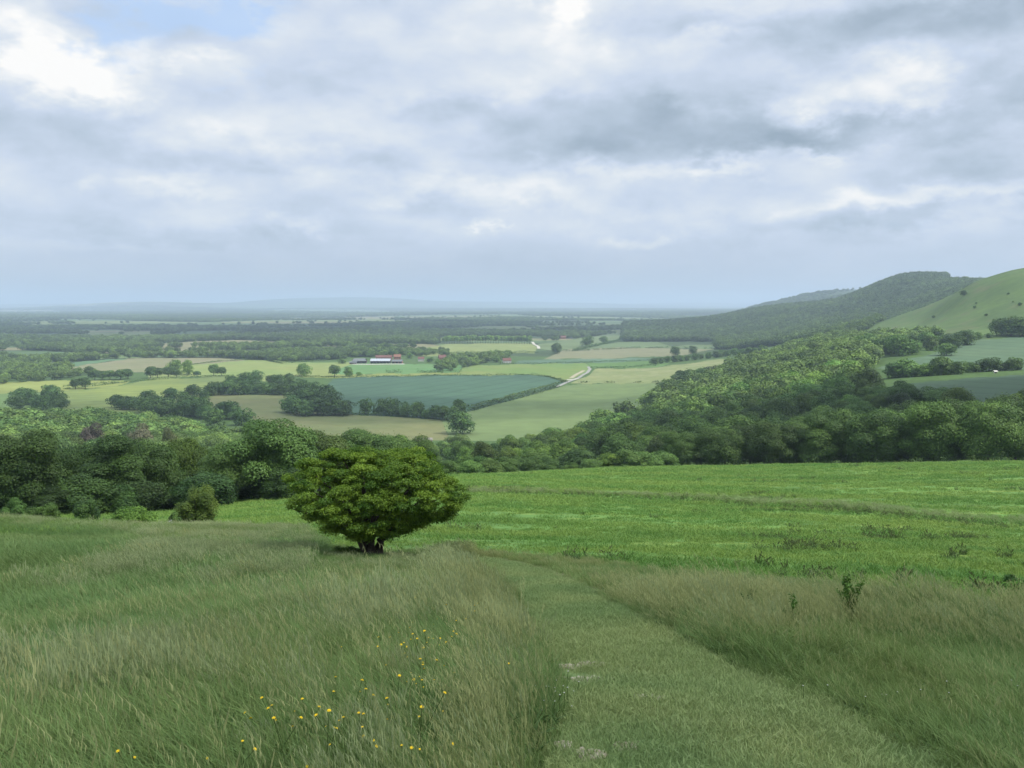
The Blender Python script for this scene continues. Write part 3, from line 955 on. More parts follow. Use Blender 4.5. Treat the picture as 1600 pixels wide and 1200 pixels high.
G_ = [(118, 608, 11, 1.0, 'left one of two joined oaks in front of the pale field'), (133, 607, 12, 1.1, 'right one of two joined oaks in front of the pale field'), (160, 594, 11, 1.1, 'field oak in the hedge left of centre of the stubble field'),
      (148, 594, 12, 1.1, 'field oak with a wide crown at the left end of the hedge'), (172, 593, 11, 1.2, 'oak at the left of the pair below the stubble field'), (188, 593, 12, 1.2, 'oak in the middle of the trio below the stubble field'), (200, 592, 12, 1.1, 'oak at the right of the trio below the stubble field'),
      (235, 591, 14, 1.0, 'taller dark oak of the pair at the end of the stubble field'), (246, 590, 12, 1.2, 'lower spreading oak of the pair at the end of the stubble field'), (263, 589, 12, 1.2, 'dark oak under the two pale trees'), (276, 589, 9, 1.4, 'low dark thorn under the two pale trees'),
      (308, 588, 7, 1.2, 'small dark bush alone in the hedge'), (334, 587, 14, .9, 'left one of two lollipop shaped oaks in the hedge'), (346, 587, 11, 1.0, 'right one of two lollipop shaped oaks in the hedge'),
      (523, 588, 14, 1.0, 'single dark oak at the corner of the bright field')]
clump('field_oak', G_, (.85, .98, .95), None, 'oaks in the hedge across the left fields', OAKV)
clump('light_tree', [(273, 584, 18, .8, 'pale tree behind the dark hedge oak'), (294, 586, 19, .7, 'tall loose pale tree in the hedge'), (475, 588, 16, .9, 'pale tree alone by the meadow field'), (545, 588, 12, 1.0, 'pale round tree in the bright green field'), (561, 587, 5, 1.2, 'small pale bush in the bright green field')],
      (1.7, 1.8, 1.6), None, 'pale trees in the left hedges')

clump('farm_tree', [(640, 560, 9, 1.2, 'tree between the farm and the white cottage'), (672, 566, 8, 1.2, 'bushy tree between the white and the brick cottage'), (702, 567, 11, 1.1, 'tree hiding the right end of the brick cottage'), (684, 568, 7, 1.3, 'low bush in front of the brick cottage'), (612, 558, 13, 1.1, 'tree behind the red farm roofs'), (580, 558, 12, 1.2, 'tree behind the slate-roofed barn'), (535, 568, 8, 1.4, 'tree at the left end of the farm'), (776, 566, 9, 1.3, 'tree left of the red-roofed house with white gable')], (1.2, 1.35, 1.1), None, 'trees round the farm', LOWV, 900)
# right-hand hedges and copses
clump('copse_tree', [(1395 + 11.5 * i + rs.normal() * 2, 590 - i * .6 - (i > 9) * 2, rs.uniform(6, 11.5) * (1 if i < 11 else .75), rs.uniform(1.1, 1.7)) for i in range(18)], (.95, 1.08, .9), 'bushy tree in the copse line between the two wheat fields', 'copse line between the wheat fields', LOWV, 400, .15)
clump('copse_tree', [(1350 + 9 * i + rs.normal() * 3, 556 - i * .9 + rs.normal() * 4, rs.uniform(9, 17), rs.uniform(1.0, 1.6)) for i in range(18)], (1.0, 1.12, .95), 'bushy tree in the copse at the foot of the green down', 'copse at the foot of the down', LOWV, 500, .15)
clump('copse_tree', [(1565, 524, 16), (1580, 525, 18), (1597, 525, 17), (1612, 525, 17), (1528, 530, 7), (1515, 532, 8), (1545, 528, 5)], (1.0, 1.1, .95), 'tree at the foot of the steep green down by the right edge', 'trees at the foot of the down', LOWV, 800, .1)
clump('copse_tree', [(1380 + 7 * i, 640 - i * .4 + rs.normal() * 3, rs.uniform(7, 10)) for i in range(5)] + [(1440, 640, 9, 1.5), (1460, 641, 9, 1.5), (1485, 643, 8, 1.5), (1505, 645, 7, 1.5)], (.75, .92, .8), 'dark spreading tree on the near edge of the lower wheat field', 'trees on the near edge of the wheat field', MIDV, 300, .08)
# thorn bushes dotted over the down
for i in range(10):
    px = 1400 + 200 * rs.random() ** .45
    yl = np.interp(px, [1400, 1430, 1530, 1600], [498, 486, 446, 428])
    py = rs.uniform(yl + 4, 515 if px > 1480 else 508)
    if px < 1520 and rs.random() < .55: continue
    tree('down_thorn', hit(px, py, 850), rs.uniform(1.5, 3.6), LOWV[i % 4], 'single', 1.2, (.95, 1.05, .95), 'small thorn bush dotted on the green down', 'thorn bushes on the down', 'bush', amt=.1)
tree('down_thorn', hit(1506, 462, 850), 7, LOWV[1], 'single', 1.2, (.6, .7, .7), 'single thorn bush near the skyline of the green down', None, 'bush')
# right of the road: hedge trees and the wood line above the sheep field
clump('lane_tree', [(1022 + 10.5 * i + rs.normal() * 2, 569 - i * 1.1, rs.uniform(8, 12)) for i in range(17)], (.95, 1.1, 1.0), 'tree in the wooded line above the sheep field', 'wooded line above the sheep field', LOWV, 800, .12)
clump('lane_tree', [(1055, 556, 16, .9, 'green round tree by the end of the bare field'), (1083, 553, 14, 1.0, 'copper tree by the end of the bare field'), (870, 553, 20, 1.0, 'dark tree at the corner of the bare field'), (918, 541, 22, 1.1, 'big soft tree above the bare field'), (944, 536, 16, 1.2, 'tree in the hedge above the bare field'), (1062, 600, 14, 1.2, 'dark tree at the near corner of the sheep field'), (1078, 600, 15, 1.2, 'second dark tree at the near corner of the sheep field'), (1095, 598, 15, 1.2, 'third dark tree at the near corner of the sheep field'), (1110, 594, 15, 1.2, 'innermost dark tree at the near corner of the sheep field')],
      (.85, .95, 1.0), None, 'trees by the bare field', LOWV, 700, .1)
# avenue of slim trees on the hill pasture
for i in range(34):
    px = 694 + i * 4.05
    p = hit(px, 537.5 - 1.2 * math.sin(i / 33 * 3.1), 1500)
    if i == 10: print('avenue', p, project(p.x, p.y, p.z))
    tree('avenue_tree', p, TRS.uniform(15, 19) * math.hypot(p.x, p.y) / 2000, POPV[0], 'single', 1.1, (1.75, 1.85, 1.5), 'slim pale tree with a bare stem in the long avenue on the hill pasture', 'avenue on the hill pasture', amt=.1)


# ------------------------------------------------------------------ hedges
def hedge(pts, h, w, label, color=(.75, .88, .8), dens=1., dmin=300, size=None, gap=0., sd=0):
    rs = np.random.default_rng(500 + sd)
    P = [hit(a, b, dmin) for a, b in pts]
    pos, nr = [], []
    for a, b in zip(P[:-1], P[1:]):
        L = math.hypot(b.x - a.x, b.y - a.y)
        n = int(L * h * 3.2 * dens)
        t = rs.random(n)
        x, y = a.x + (b.x - a.x) * t, a.y + (b.y - a.y) * t
        if gap:
            k = vnoise(x / 9, y / 9, 40 + sd) > gap
            x, y = x[k], y[k]
        n = len(x)
        hh = h * (1 + .35 * vnoise(x / 5, y / 5, sd) + .3 * vnoise(x / 14, y / 14, sd + 9))
        an = rs.uniform(0, math.pi, n)
        px, pz = np.cos(an) * w * .5, np.sin(an) * hh
        pos.append(np.stack([x + px, y + rs.normal(size=n) * w * .3, ground(x, y) + pz * rs.uniform(.5, 1, n)], 1))
        nr.append(np.stack([np.cos(an), rs.normal(size=n) * .5, np.sin(an) + .2], 1))
    pos, nr = np.concatenate(pos), np.concatenate(nr)
    if not len(pos): return
    nr += rs.normal(size=nr.shape) * .3
    nr /= np.linalg.norm(nr, axis=1, keepdims=True)
    v, f, t = leaves(rs, pos, nr, size or .55, np.clip(.45 + rs.normal(size=len(pos)) * .2, 0, 1), .7)
    o = link('hedge', mesh_np('hedge', v, f, LEAF, {'tint': t}))
    o.color = (*color, 1)
    return tag(o, label, 'hedge')


hedge([(452, 588), (520, 590), (560, 589.5), (700, 587), (830, 586), (856, 589), (886, 598)], 2.2, 2.5, 'thin dark hedge along the far edge of the teal crop field', sd=1)
hedge([(735, 642), (810, 622), (872, 605)], 3.4, 4, 'dark hedge on the near side of the lane beside the teal crop field', (.8, .85, .75), sd=2)
hedge([(735, 637), (800, 619), (862, 602), (885, 596)], 2.2, 3, 'brownish hedge on the far side of the lane beside the teal crop field', (1.0, .95, .8), sd=3)
hedge([(100, 604), (190, 598), (250, 592.5), (365, 587.5)], 2.6, 3, 'dark hedge with oaks crossing the left fields', sd=4)
hedge([(228, 584), (262, 575), (300, 570), (345, 564.5), (392, 562)], 2.2, 3, 'curving hedge between the stubble field and the bright meadow', sd=5)
hedge([(416, 563), (440, 568), (470, 566), (520, 562)], 2.2, 3, 'bent hedge left of the farm', sd=6)
hedge([(905, 598), (960, 598), (1062, 597.5)], 2.2, 3, 'broken line of bushes along the foot of the sheep field', gap=.05, sd=7)
hedge([(924, 575.5), (1028, 571)], 3.0, 3, 'dark hedge along the top of the sheep field', (.6, .75, .75), sd=8)
hedge([(780, 569), (850, 568.5), (912, 566.5), (1050, 561)], 2.4, 3, 'long dark hedge behind the flat green fields', (.65, .8, .75), sd=9)
hedge([(592, 583), (640, 582), (720, 581.5)], 4.5, 5, 'row of rounded bushes in front of the farm', (1.0, 1.15, 1.1), sd=10, gap=-.25)
hedge([(545, 648), (640, 651), (735, 657)], 3.0, 3, 'low hedge under the trees below the teal crop field', sd=11)
hedge([(878, 549), (1000, 544), (1112, 545)], 4.0, 4, 'bushy hedge along the top of the bare field', (.8, .95, .9), sd=12, gap=-.3)
hedge([(690, 553), (760, 553), (840, 551)], 5, 6, 'thick hedge below the hill pasture', (.85, 1.0, .95), sd=13)
hedge([(985, 527), (930, 541), (895, 549)], 5, 5, 'hedge slanting between the two pastures under the hill wood', (.7, .85, .85), sd=14)
hedge([(100, 608), (150, 603), (185, 599)], 1.8, 2, 'low hedge in front of the pale field near the left edge', sd=15)


# ------------------------------------------------------------------ lane and chalk track
def ribbon(name, pts, w, mat, dmin, lift=.12, n=40, label=None):
    P = [hit(a, b, dmin) for a, b in pts]
    t = np.linspace(0, len(P) - 1, n)
    xs = np.interp(t, range(len(P)), [p.x for p in P])
    ys = np.interp(t, range(len(P)), [p.y for p in P])
    dx, dy = np.gradient(xs), np.gradient(ys)
    L = np.hypot(dx, dy) + 1e-9
    cols = []
    for s in (-1, -.33, .33, 1):
        X, Y = xs - dy / L * w * .5 * s, ys + dx / L * w * .5 * s
        cols.append(np.stack([X, Y, ground(X, Y) + lift], 1))
    Vv = np.stack(cols, 1).reshape(-1, 3)
    Ff = [(i * 4 + k, i * 4 + k + 1, i * 4 + k + 5, i * 4 + k + 4) for i in range(n - 1) for k in range(3)]
    return tag(link(name, mesh_np(name, Vv, np.array(Ff), mat)), label, None, None, 'structure')


ROAD_M = solid('lane_surface', (.26, .255, .23), .9, (.20, .20, .18), .3)
CHALK_M = solid('chalk_track', (.45, .43, .37), .9, (.36, .34, .28), .3)
ribbon('road', [(868, 605), (886, 597.5), (905, 590), (917, 583), (922, 577), (919, 573)], 4.2, ROAD_M, 600, .25, 80)
ribbon('track', [(884, 594), (896, 593), (904, 592)], 5, CHALK_M, 600, .3, 12)
ribbon('track', [(832, 534.5), (834, 538), (841, 541.5), (842, 545)], 6, CHALK_M, 1200, .5, 30)
ribbon('verge', [(892, 591), (905, 583), (912, 579)], 5, solid('bare_verge', (.33, .30, .20), .9), 600, .2, 12)

# ------------------------------------------------------------------ farm buildings
ROOF_RED = solid('red_tiles', (.15, .075, .06), .8, (.12, .06, .05), .6)
ROOF_ORANGE = solid('orange_tiles', (.22, .11, .07), .8, (.17, .085, .06), .6)
ROOF_GREY = solid('pale_sheet_roof', (.36, .39, .42), .6, (.30, .33, .36), .3)
ROOF_DARK = solid('slate_roof', (.11, .125, .13), .7, (.14, .15, .15), .3)
WALL_BRICK = solid('brick_wall', (.27, .14, .10), .9, (.22, .12, .09), 1.)
WALL_WHITE = solid('white_wall', (.52, .50, .46), .8, (.45, .43, .40), 1.)
WALL_DARK = solid('dark_boards', (.07, .06, .055), .9)
CONC = solid('concrete_yard', (.48, .46, .41), .9, (.40, .38, .34), .2)
GLASS = solid('window_glass', (.05, .06, .07), .2)
DARK = solid('dark_opening', (.02, .02, .02), .9)


def boxes(bs):
    Vv, Ff = [], []
    for (x0, y0, z0, x1, y1, z1) in bs:
        n = len(Vv)
        Vv += [(x0, y0, z0), (x1, y0, z0), (x1, y1, z0), (x0, y1, z0), (x0, y0, z1), (x1, y0, z1), (x1, y1, z1), (x0, y1, z1)]
        Ff += [(n, n + 3, n + 2, n + 1), (n + 4, n + 5, n + 6, n + 7), (n, n + 1, n + 5, n + 4), (n + 1, n + 2, n + 6, n + 5), (n + 2, n + 3, n + 7, n + 6), (n + 3, n, n + 4, n + 7)]
    return np.array(Vv, float), np.array(Ff)


def building(name, px, py, L, W, eave, ridge_, rz, wall, roof, label, cat, chimney=False, openings=0, windows=0, dmin=900, hip=0.):
    p = hit(px, py, dmin)
    e = link(name, None, None, (p.x, p.y, p.z - .3), rz, .84 if dmin == 900 else 1.)
    tag(e, label, cat)
    a, b = L / 2, W / 2
    ev, rg = eave + .3, ridge_ + .3
    Vv = [(-a, -b, 0), (a, -b, 0), (a, b, 0), (-a, b, 0), (-a, -b, ev), (a, -b, ev), (a, b, ev), (-a, b, ev), (-a, 0, rg), (a, 0, rg)]
    me = bpy.data.meshes.new('wall')
    me.from_pydata(Vv, [], [(0, 1, 5, 4), (2, 3, 7, 6), (1, 2, 6, 9, 5), (3, 0, 4, 8, 7)])
    me.materials.append(wall)
    link('wall', me, e)
    o, t = .5, .25
    k = (rg - ev) / b
    A, Bv = a + o, b + o
    ze = ev - k * o
    h = hip
    Vr = [(-A, -Bv, ze), (A, -Bv, ze), (A - h, 0, rg), (-A + h, 0, rg), (A, Bv, ze), (-A, Bv, ze)]
    Vr += [(x, y, z + t) for x, y, z in Vr]
    me = bpy.data.meshes.new('roof')
    me.from_pydata(Vr, [], [(6, 7, 8, 9), (8, 10, 11, 9), (0, 3, 2, 1), (3, 5, 4, 2), (0, 1, 7, 6), (4, 5, 11, 10), (1, 2, 8, 7), (2, 4, 10, 8), (5, 3, 9, 11), (3, 0, 6, 9)])
    me.materials.append(roof)
    r = link('roof', me, e)
    if chimney:
        v, f = boxes([(a * .55, -.5, rg - .8, a * .55 + 1., .5, rg + 1.5)])
        link('chimney', mesh_np('chimney', v, f, WALL_BRICK), r)
    for i in range(openings):
        x = -a + L * (i + .5) / openings
        w = L / openings * .36
        v, f = boxes([(x - w, -b - .06, .4, x + w, -b + .1, ev * .8)])
        link('doorway', mesh_np('doorway', v, f, DARK), e)
    for i in range(windows):
        x = -a + L * (i + .5) / windows
        for z in ((1.2, 2.4), (3.6, 4.8)):
            if z[1] > ev - .1: continue
            v, f = boxes([(x - .6, -b - .05, z[0], x + .6, -b + .1, z[1])])
            link('window', mesh_np('window', v, f, GLASS), e)
    return e


building('barn', 562, 567.5, 24, 16, 4.5, 8.5, .05, WALL_DARK, ROOF_DARK, 'dark slate-roofed barn at the left end of the farm', 'barn', openings=3, hip=3)
building('barn', 595, 567.5, 34, 16, 4.5, 8.0, .0, WALL_DARK, ROOF_GREY, 'long barn with a shining pale grey roof in the middle of the farm', 'barn', openings=6)
building('barn', 621, 567.5, 18, 11, 3.6, 6.2, -.05, WALL_BRICK, ROOF_DARK, 'low brick shed with a dark roof joined to the pale-roofed barn', 'shed', openings=3)
building('cart_shed', 552, 568.5, 12, 7, 2.6, 4.0, .0, WALL_DARK, ROOF_DARK, 'small lean dark shed in front of the slate-roofed barn', 'shed', openings=2)
building('farmhouse', 600, 562.5, 30, 9, 5.2, 9.0, .05, WALL_BRICK, ROOF_RED, 'long red-roofed building showing over the pale barn roof', 'house', True, windows=6)
building('farmhouse', 621, 561.5, 13, 9, 5.2, 9.5, .1, WALL_BRICK, ROOF_ORANGE, 'orange-roofed house behind the right end of the farm', 'house', True, windows=3)
building('cottage', 658, 564.5, 11, 8, 5.0, 8.0, .1, WALL_WHITE, ROOF_RED, 'white cottage with a red roof alone right of the farm', 'house', True, windows=3)
building('cottage', 691, 562.5, 13, 9, 5.0, 9.5, .3, WALL_BRICK, ROOF_RED, 'brick cottage half hidden by trees, right of the white one', 'house', True, windows=3)
building('cottage', 792, 567.0, 14, 9, 4.5, 8.5, .15, WALL_WHITE, ROOF_RED, 'red-roofed house with white gable at the edge of the flat green field', 'house', True, windows=3)
building('cottage', 880, 529.5, 13, 9, 4.5, 8, .1, WALL_BRICK, ROOF_RED, 'tiny brick house against the dark wood beyond the chalk track', 'house', True, windows=3, dmin=1300)
building('cottage', 450, 561, 16, 10, 4.5, 8.5, .1, WALL_BRICK, ROOF_RED, 'dull roofed cottage among trees left of the farm', 'house', True, windows=3)
building('farm_hall', 1555, 583.2, 1.3, 1.0, 1.1, 1.4, .1, WALL_WHITE, CONC, 'small white hut at the hedge between the wheat fields', 'hut', openings=1, dmin=400)
building('barn', 662, 692, 10, 6, 2.0, 3.0, .1, WALL_BRICK, solid('old_tin_roof', (.22, .20, .17), .8), 'pale roof among trees just above the hawthorn', 'shed', openings=2, dmin=420)
building('cottage', 247, 690, 10, 7, 4.5, 8.0, .2, WALL_WHITE, ROOF_ORANGE, 'cottage hardly showing between the pale left wood and the dark row', 'house', True, windows=2, dmin=300)
ribbon('yard', [(550, 569), (590, 569.3), (632, 568.8)], 12, CONC, 900, .15, 20)

# ------------------------------------------------------------------ scattering (uncountable growth only)
def geonodes():
    ng = bpy.data.node_groups.new('scatter', 'GeometryNodeTree')
    ng.interface.new_socket('Geometry', in_out='INPUT', socket_type='NodeSocketGeometry')
    ng.interface.new_socket('Source', in_out='INPUT', socket_type='NodeSocketCollection')
    ng.interface.new_socket('Geometry', in_out='OUTPUT', socket_type='NodeSocketGeometry')
    n, l = ng.nodes, ng.links
    gi, go = n.new('NodeGroupInput'), n.new('NodeGroupOutput')
    ci = n.new('GeometryNodeCollectionInfo')
    ci.inputs['Separate Children'].default_value = True
    ci.inputs['Reset Children'].default_value = True
    l.new(gi.outputs['Source'], ci.inputs['Collection'])
    ip = n.new('GeometryNodeInstanceOnPoints')
    ip.inputs['Pick Instance'].default_value = True

    def attr(nm, ty):
        a = n.new('GeometryNodeInputNamedAttribute')
        a.data_type = ty
        a.inputs['Name'].default_value = nm
        return a.outputs['Attribute']
    e2r = n.new('FunctionNodeEulerToRotation')
    l.new(attr('rot', 'FLOAT_VECTOR'), e2r.inputs[0])
    l.new(gi.outputs['Geometry'], ip.inputs['Points'])
    l.new(ci.outputs[0], ip.inputs['Instance'])
    l.new(attr('idx', 'INT'), ip.inputs['Instance Index'])
    l.new(e2r.outputs[0], ip.inputs['Rotation'])
    l.new(attr('scl', 'FLOAT_VECTOR'), ip.inputs['Scale'])
    l.new(ip.outputs[0], go.inputs[0])
    return ng


NG = geonodes()


def source(name, meshes):
    c = bpy.data.collections.new(name)
    for i, m in enumerate(meshes):
        o = bpy.data.objects.new('%s_%02d' % (name, i), m)
        c.objects.link(o)
    return c


def scatter(name, pts, rot, scl, idx, tint, src, label=None):
    pts = np.asarray(pts, np.float32)
    me = bpy.data.meshes.new(name)
    me.vertices.add(len(pts))
    me.vertices.foreach_set('co', pts.ravel())
    for nm, ty, key, dat in (('rot', 'FLOAT_VECTOR', 'vector', rot), ('scl', 'FLOAT_VECTOR', 'vector', scl), ('idx', 'INT', 'value', idx), ('itint', 'FLOAT', 'value', tint)):
        a = me.attributes.new(nm, ty, 'POINT')
        a.data.foreach_set(key, np.asarray(dat, np.int32 if ty == 'INT' else np.float32).ravel())
    o = link(name, me)
    md = o.modifiers.new('scatter', 'NODES')
    md.node_group = NG
    for it in NG.interface.items_tree:
        if it.item_type == 'SOCKET' and it.name == 'Source':
            md[it.identifier] = src
    return tag(o, label, None, None, 'stuff')


# --- grass blades
def grass_mat(name, g1, g2, head, transl=.25, warm=1.35):
    m, nt = new_mat(name)
    ta = N(nt, 'ShaderNodeAttribute', attribute_name='tint')
    ha = N(nt, 'ShaderNodeAttribute', attribute_name='head')
    ia = N(nt, 'ShaderNodeAttribute', attribute_name='itint', attribute_type='INSTANCER')
    col = mixc(nt, ta.outputs['Fac'], g1, g2)
    col = mixc(nt, 1., col, mixc(nt, ia.outputs['Fac'], (.72, .86, .78), (warm, 1.15, 1.1)), 'MULTIPLY')
    col = mixc(nt, ha.outputs['Fac'], col, head)
    p = N(nt, 'ShaderNodeBsdfPrincipled')
    p.inputs['Roughness'].default_value = .6
    p.inputs['Specular IOR Level'].default_value = .2
    nt.links.new(col, p.inputs['Base Color'])
    t = N(nt, 'ShaderNodeBsdfTranslucent')
    nt.links.new(col, t.inputs['Color'])
    mx = N(nt, 'ShaderNodeMixShader')
    mx.inputs[0].default_value = transl
    nt.links.new(p.outputs[0], mx.inputs[1])
    nt.links.new(t.outputs[0], mx.inputs[2])
    out = N(nt, 'ShaderNodeOutputMaterial')
    nt.links.new(mx.outputs[0], out.inputs[0])
    return m


GRASS_M = grass_mat('tall_grass', (.100, .190, .050), (.205, .285, .110), (.31, .36, .18))
STRAW_M = grass_mat('straw_grass', (.105, .180, .045), (.215, .265, .100), (.35, .375, .165))
TURF_M = grass_mat('short_turf', (.180, .260, .094), (.265, .325, .140), (.28, .25, .17), warm=1.28)
WEED_M = grass_mat('weed', (.050, .100, .028), (.090, .145, .045), (.10, .11, .045))


def clump_mesh(seed, n, r, h, w, lean=.35, heads=0, head_h=1.5, mat=None, headw=1., spread=.35):
    """n curved blades within radius r plus flowering stems with spikelets"""
    rs = np.random.default_rng(seed)
    Vs, F4, F3, T, Hd = [], [], [], [], []
    c = 0
    for b in range(n):
        a, q = rs.uniform(0, 6.28), r * math.sqrt(rs.random())
        x, y = q * math.cos(a), q * math.sin(a)
        L = h * rs.uniform(.55, 1.15)
        dx, dy = -lean * rs.uniform(.4, 1.5) + rs.normal() * spread, rs.normal() * spread
        fa = rs.uniform(0, 3.14)
        wx, wy = math.cos(fa) * w * .5 * rs.uniform(.7, 1.3), math.sin(fa) * w * .5
        tn = np.clip(rs.normal(.5, .22), 0, 1)
        for s, ww in ((0, 1.), (.4, .9), (.75, .6)):
            px, py, pz = x + dx * L * s * s, y + dy * L * s * s, L * s * (1 - .18 * s)
            Vs += [(px - wx * ww, py - wy * ww, pz), (px + wx * ww, py + wy * ww, pz)]
        Vs.append((x + dx * L, y + dy * L, L * .80))
        F4 += [(c, c + 1, c + 3, c + 2), (c + 2, c + 3, c + 5, c + 4)]
        F3.append((c + 4, c + 5, c + 6))
        T += [tn] * 7
        Hd += [0] * 7
        c += 7
    for b in range(heads):
        a, q = rs.uniform(0, 6.28), r * math.sqrt(rs.random())
        x, y = q * math.cos(a), q * math.sin(a)
        L = h * head_h * rs.uniform(.75, 1.15)
        dx, dy = -lean * rs.uniform(.5, 1.4) + rs.normal() * spread * .6, rs.normal() * spread * .6
        tn = np.clip(rs.normal(.75, .2), 0, 1)
        sw = w * .28
        P = lambda s: (x + dx * L * s * s, y + dy * L * s * s, L * s * (1 - .1 * s))
        for s in (0, .5, .8):
            px, py, pz = P(s)
            Vs += [(px - sw, py, pz), (px + sw, py, pz)]
            T += [tn] * 2
            Hd += [.25 + .3 * s] * 2
        F4 += [(c, c + 1, c + 3, c + 2), (c + 2, c + 3, c + 5, c + 4)]
        c += 6
        k = 6                                              # spikelets
        hv = rs.uniform(.65, 1.)
        for i in range(k):
            s = .76 + .24 * i / (k - 1)
            px, py, pz = P(s)
            sl = L * .07
            an = rs.uniform(0, 6.28)
            ox, oy = math.cos(an) * w * headw, math.sin(an) * w * headw
            Vs += [(px, py, pz - sl), (px + ox + w * .35 * headw, py + oy, pz), (px + dx * sl, py + oy * .4, pz + sl), (px + ox * .3 - w * .35 * headw, py - oy * .3, pz + sl * .1)]
            F4.append((c, c + 1, c + 2, c + 3))
            T += [tn] * 4
            Hd += [hv] * 4
            c += 4
    return mesh_np('grass', Vs, [np.array(F4), np.array(F3)] if F3 else np.array(F4), mat or GRASS_M, {'tint': T, 'head': Hd})


SRC_LEAFY = [clump_mesh(i, 46, .17, .40, .0075) for i in range(4)]
SRC_SEED = [clump_mesh(20 + i, 26, .17, .38, .0075, heads=11, head_h=1.55) for i in range(4)]
SRC_STRAW = [clump_mesh(24 + i, 26, .17, .36, .0075, heads=10, head_h=1.5, mat=STRAW_M) for i in range(3)]
SRC_HERB = [clump_mesh(30 + i, 16, .13, .26, .034, lean=.1, spread=.8, mat=WEED_M) for i in range(3)]
SRC_TALL = [clump_mesh(34 + i, 8, .2, .4, .0042, heads=3, head_h=1.75, headw=1.6, mat=STRAW_M) for i in range(3)]
S_NEAR = source('meadow_tuft', SRC_LEAFY + SRC_SEED + SRC_STRAW + SRC_HERB + SRC_TALL)
SRC_FAR = [clump_mesh(40 + i, 44, .34, .40, .015, heads=0) for i in range(3)] + [clump_mesh(50 + i, 26, .34, .40, .015, heads=20, head_h=1.45, headw=.8) for i in range(3)] + [clump_mesh(54 + i, 28, .34, .40, .015, heads=16, head_h=1.4, headw=.8, mat=STRAW_M) for i in range(3)]
S_FAR = source('meadow_drift', SRC_FAR)
S_TURF = source('turf_tuft', [clump_mesh(60 + i, 110, .17, .05, .0042, lean=.15, mat=TURF_M, spread=.5) for i in range(4)])
WEED_M2 = 0
S_WEED = source('weed_tuft', [clump_mesh(70 + i, 34, .22, .42, .05, lean=.1, heads=5, head_h=1.5, mat=WEED_M, spread=.6) for i in range(3)])
S_PAST = source('pasture_tuft', [clump_mesh(80 + i, 50, .45, .16, .022, lean=.2, mat=grass_mat('pasture_grass', (.098, .198, .042), (.175, .285, .060), (.2, .2, .1)), spread=.7) for i in range(4)])


def polar_points(n, d0, d1, rs, pw=1., a0=-33., a1=33.):
    """random ground points, density falling with distance (pw 2 = even, 1 = even in sight)"""
    u = rs.random(n)
    d = (d0 ** pw + u * (d1 ** pw - d0 ** pw)) ** (1 / pw)
    a = np.radians(rs.uniform(a0, a1, n))
    x, y = d * np.sin(a), d * np.cos(a)
    z = ground(x, y)
    px, py = project(x, y, z)
    return x, y, z, px, py, d


def put(name, src, nsrc, x, y, z, sel, rs, sc, tint, idx, label=None, tilt=.12, spin=6.28, sink=0.):
    n = int(sel.sum())
    rot = np.stack([rs.normal(size=n) * tilt, rs.normal(size=n) * tilt, rs.uniform(-spin / 2, spin / 2, n) + (1.1 * vnoise(x[sel] / 1.7, y[sel] / 1.7, 77) if spin < 2 else 0)], 1)
    s = np.stack([sc[sel]] * 3, 1)
    s[:, 2] *= rs.uniform(.8, 1.2, n)
    print(name, n)
    return scatter(name, np.stack([x[sel], y[sel], z[sel] - sink], 1), rot, s, idx[sel], np.clip(tint[sel], 0, 1), src, label)


def seediness(x, y, px, py):
    """share of flowering stems: rough strips beside the path and the top of the left meadow carry most"""
    s = -.06 + .30 * vnoise(x / 2.3, y / 2.3, 21) + .25 * vnoise(x / .8, y / .8, 22)
    s += .32 * smooth(960, 860, py) * (px < 760)
    s += .62 * np.exp(-((px - np.interp(py, [870, 960, 1050, 1200], [748, 785, 800, 765])) / 58) ** 2)
    s += .32 * ((px > 760) & (py < np.interp(px, [860, 1000, 1200, 1400, 1600], [905, 985, 1085, 1180, 1260]))) * smooth(1100, 980, py)
    s -= .55 * (in_poly(px, py, [(-200, 905), (-200, 822), (150, 826), (240, 850), (160, 885), (60, 900)]))
    s -= .35 * np.exp(-((px - 1400) / 150) ** 2 - ((py - 1080) / 40) ** 2)
    return s


rs = np.random.default_rng(91)
x, y, z, px, py, d = polar_points(33000, 2.4, 15, rs, 1.7, -44, 44)
onpath = in_poly(px + 10 * vnoise(x * 2, y * 2, 30), py, PATH)
past = (py < edge_y(px)) & (px > 480)
tall = ~onpath & ~past
sd_ = seediness(x, y, px, py)
rough = np.where(px > np.interp(py, [870, 1200], [830, 1480]), .8, 1.0) * (1 - .35 * np.exp(-((px - 1420) / 170) ** 2 - ((py - 1085) / 60) ** 2))
seedy = rs.random(len(x)) < sd_
straw = rs.random(len(x)) < np.where(px > np.interp(py, [870, 1200], [735, 700]), .8, .18)
idx = np.where(seedy, np.where(straw, rs.integers(8, 11, len(x)), rs.integers(4, 8, len(x))), rs.integers(0, 4, len(x)))
q_ = rs.random(len(x))
idx = np.where(q_ < .10 + .13 * (vnoise(x / 1.1, y / 1.1, 37) > .35), rs.integers(11, 14, len(x)), np.where(q_ > .94, rs.integers(14, 17, len(x)), idx))
sc = rs.uniform(.62, 1.05, len(x)) * (.62 + .38 * smooth(3, 7, d)) * rough * (1 + .25 * vnoise(x / 1.6, y / 1.6, 33))
# the sward thins and shortens towards the trodden path
pl = in_poly(px + 40, py, PATH) | in_poly(px - 40, py, PATH)
pl2 = in_poly(px + 16, py, PATH) | in_poly(px - 16, py, PATH)
sc *= np.where(pl2, .42, np.where(pl, .7, 1))
put('meadow_grass', S_NEAR, 8, x, y, z, tall, rs, sc, .5 + .38 * vnoise(x / 1.9, y / 1.9, 34) + .15 * rs.normal(size=len(x)), idx, 'tall seeding meadow grass on both sides of the path', spin=1.2)

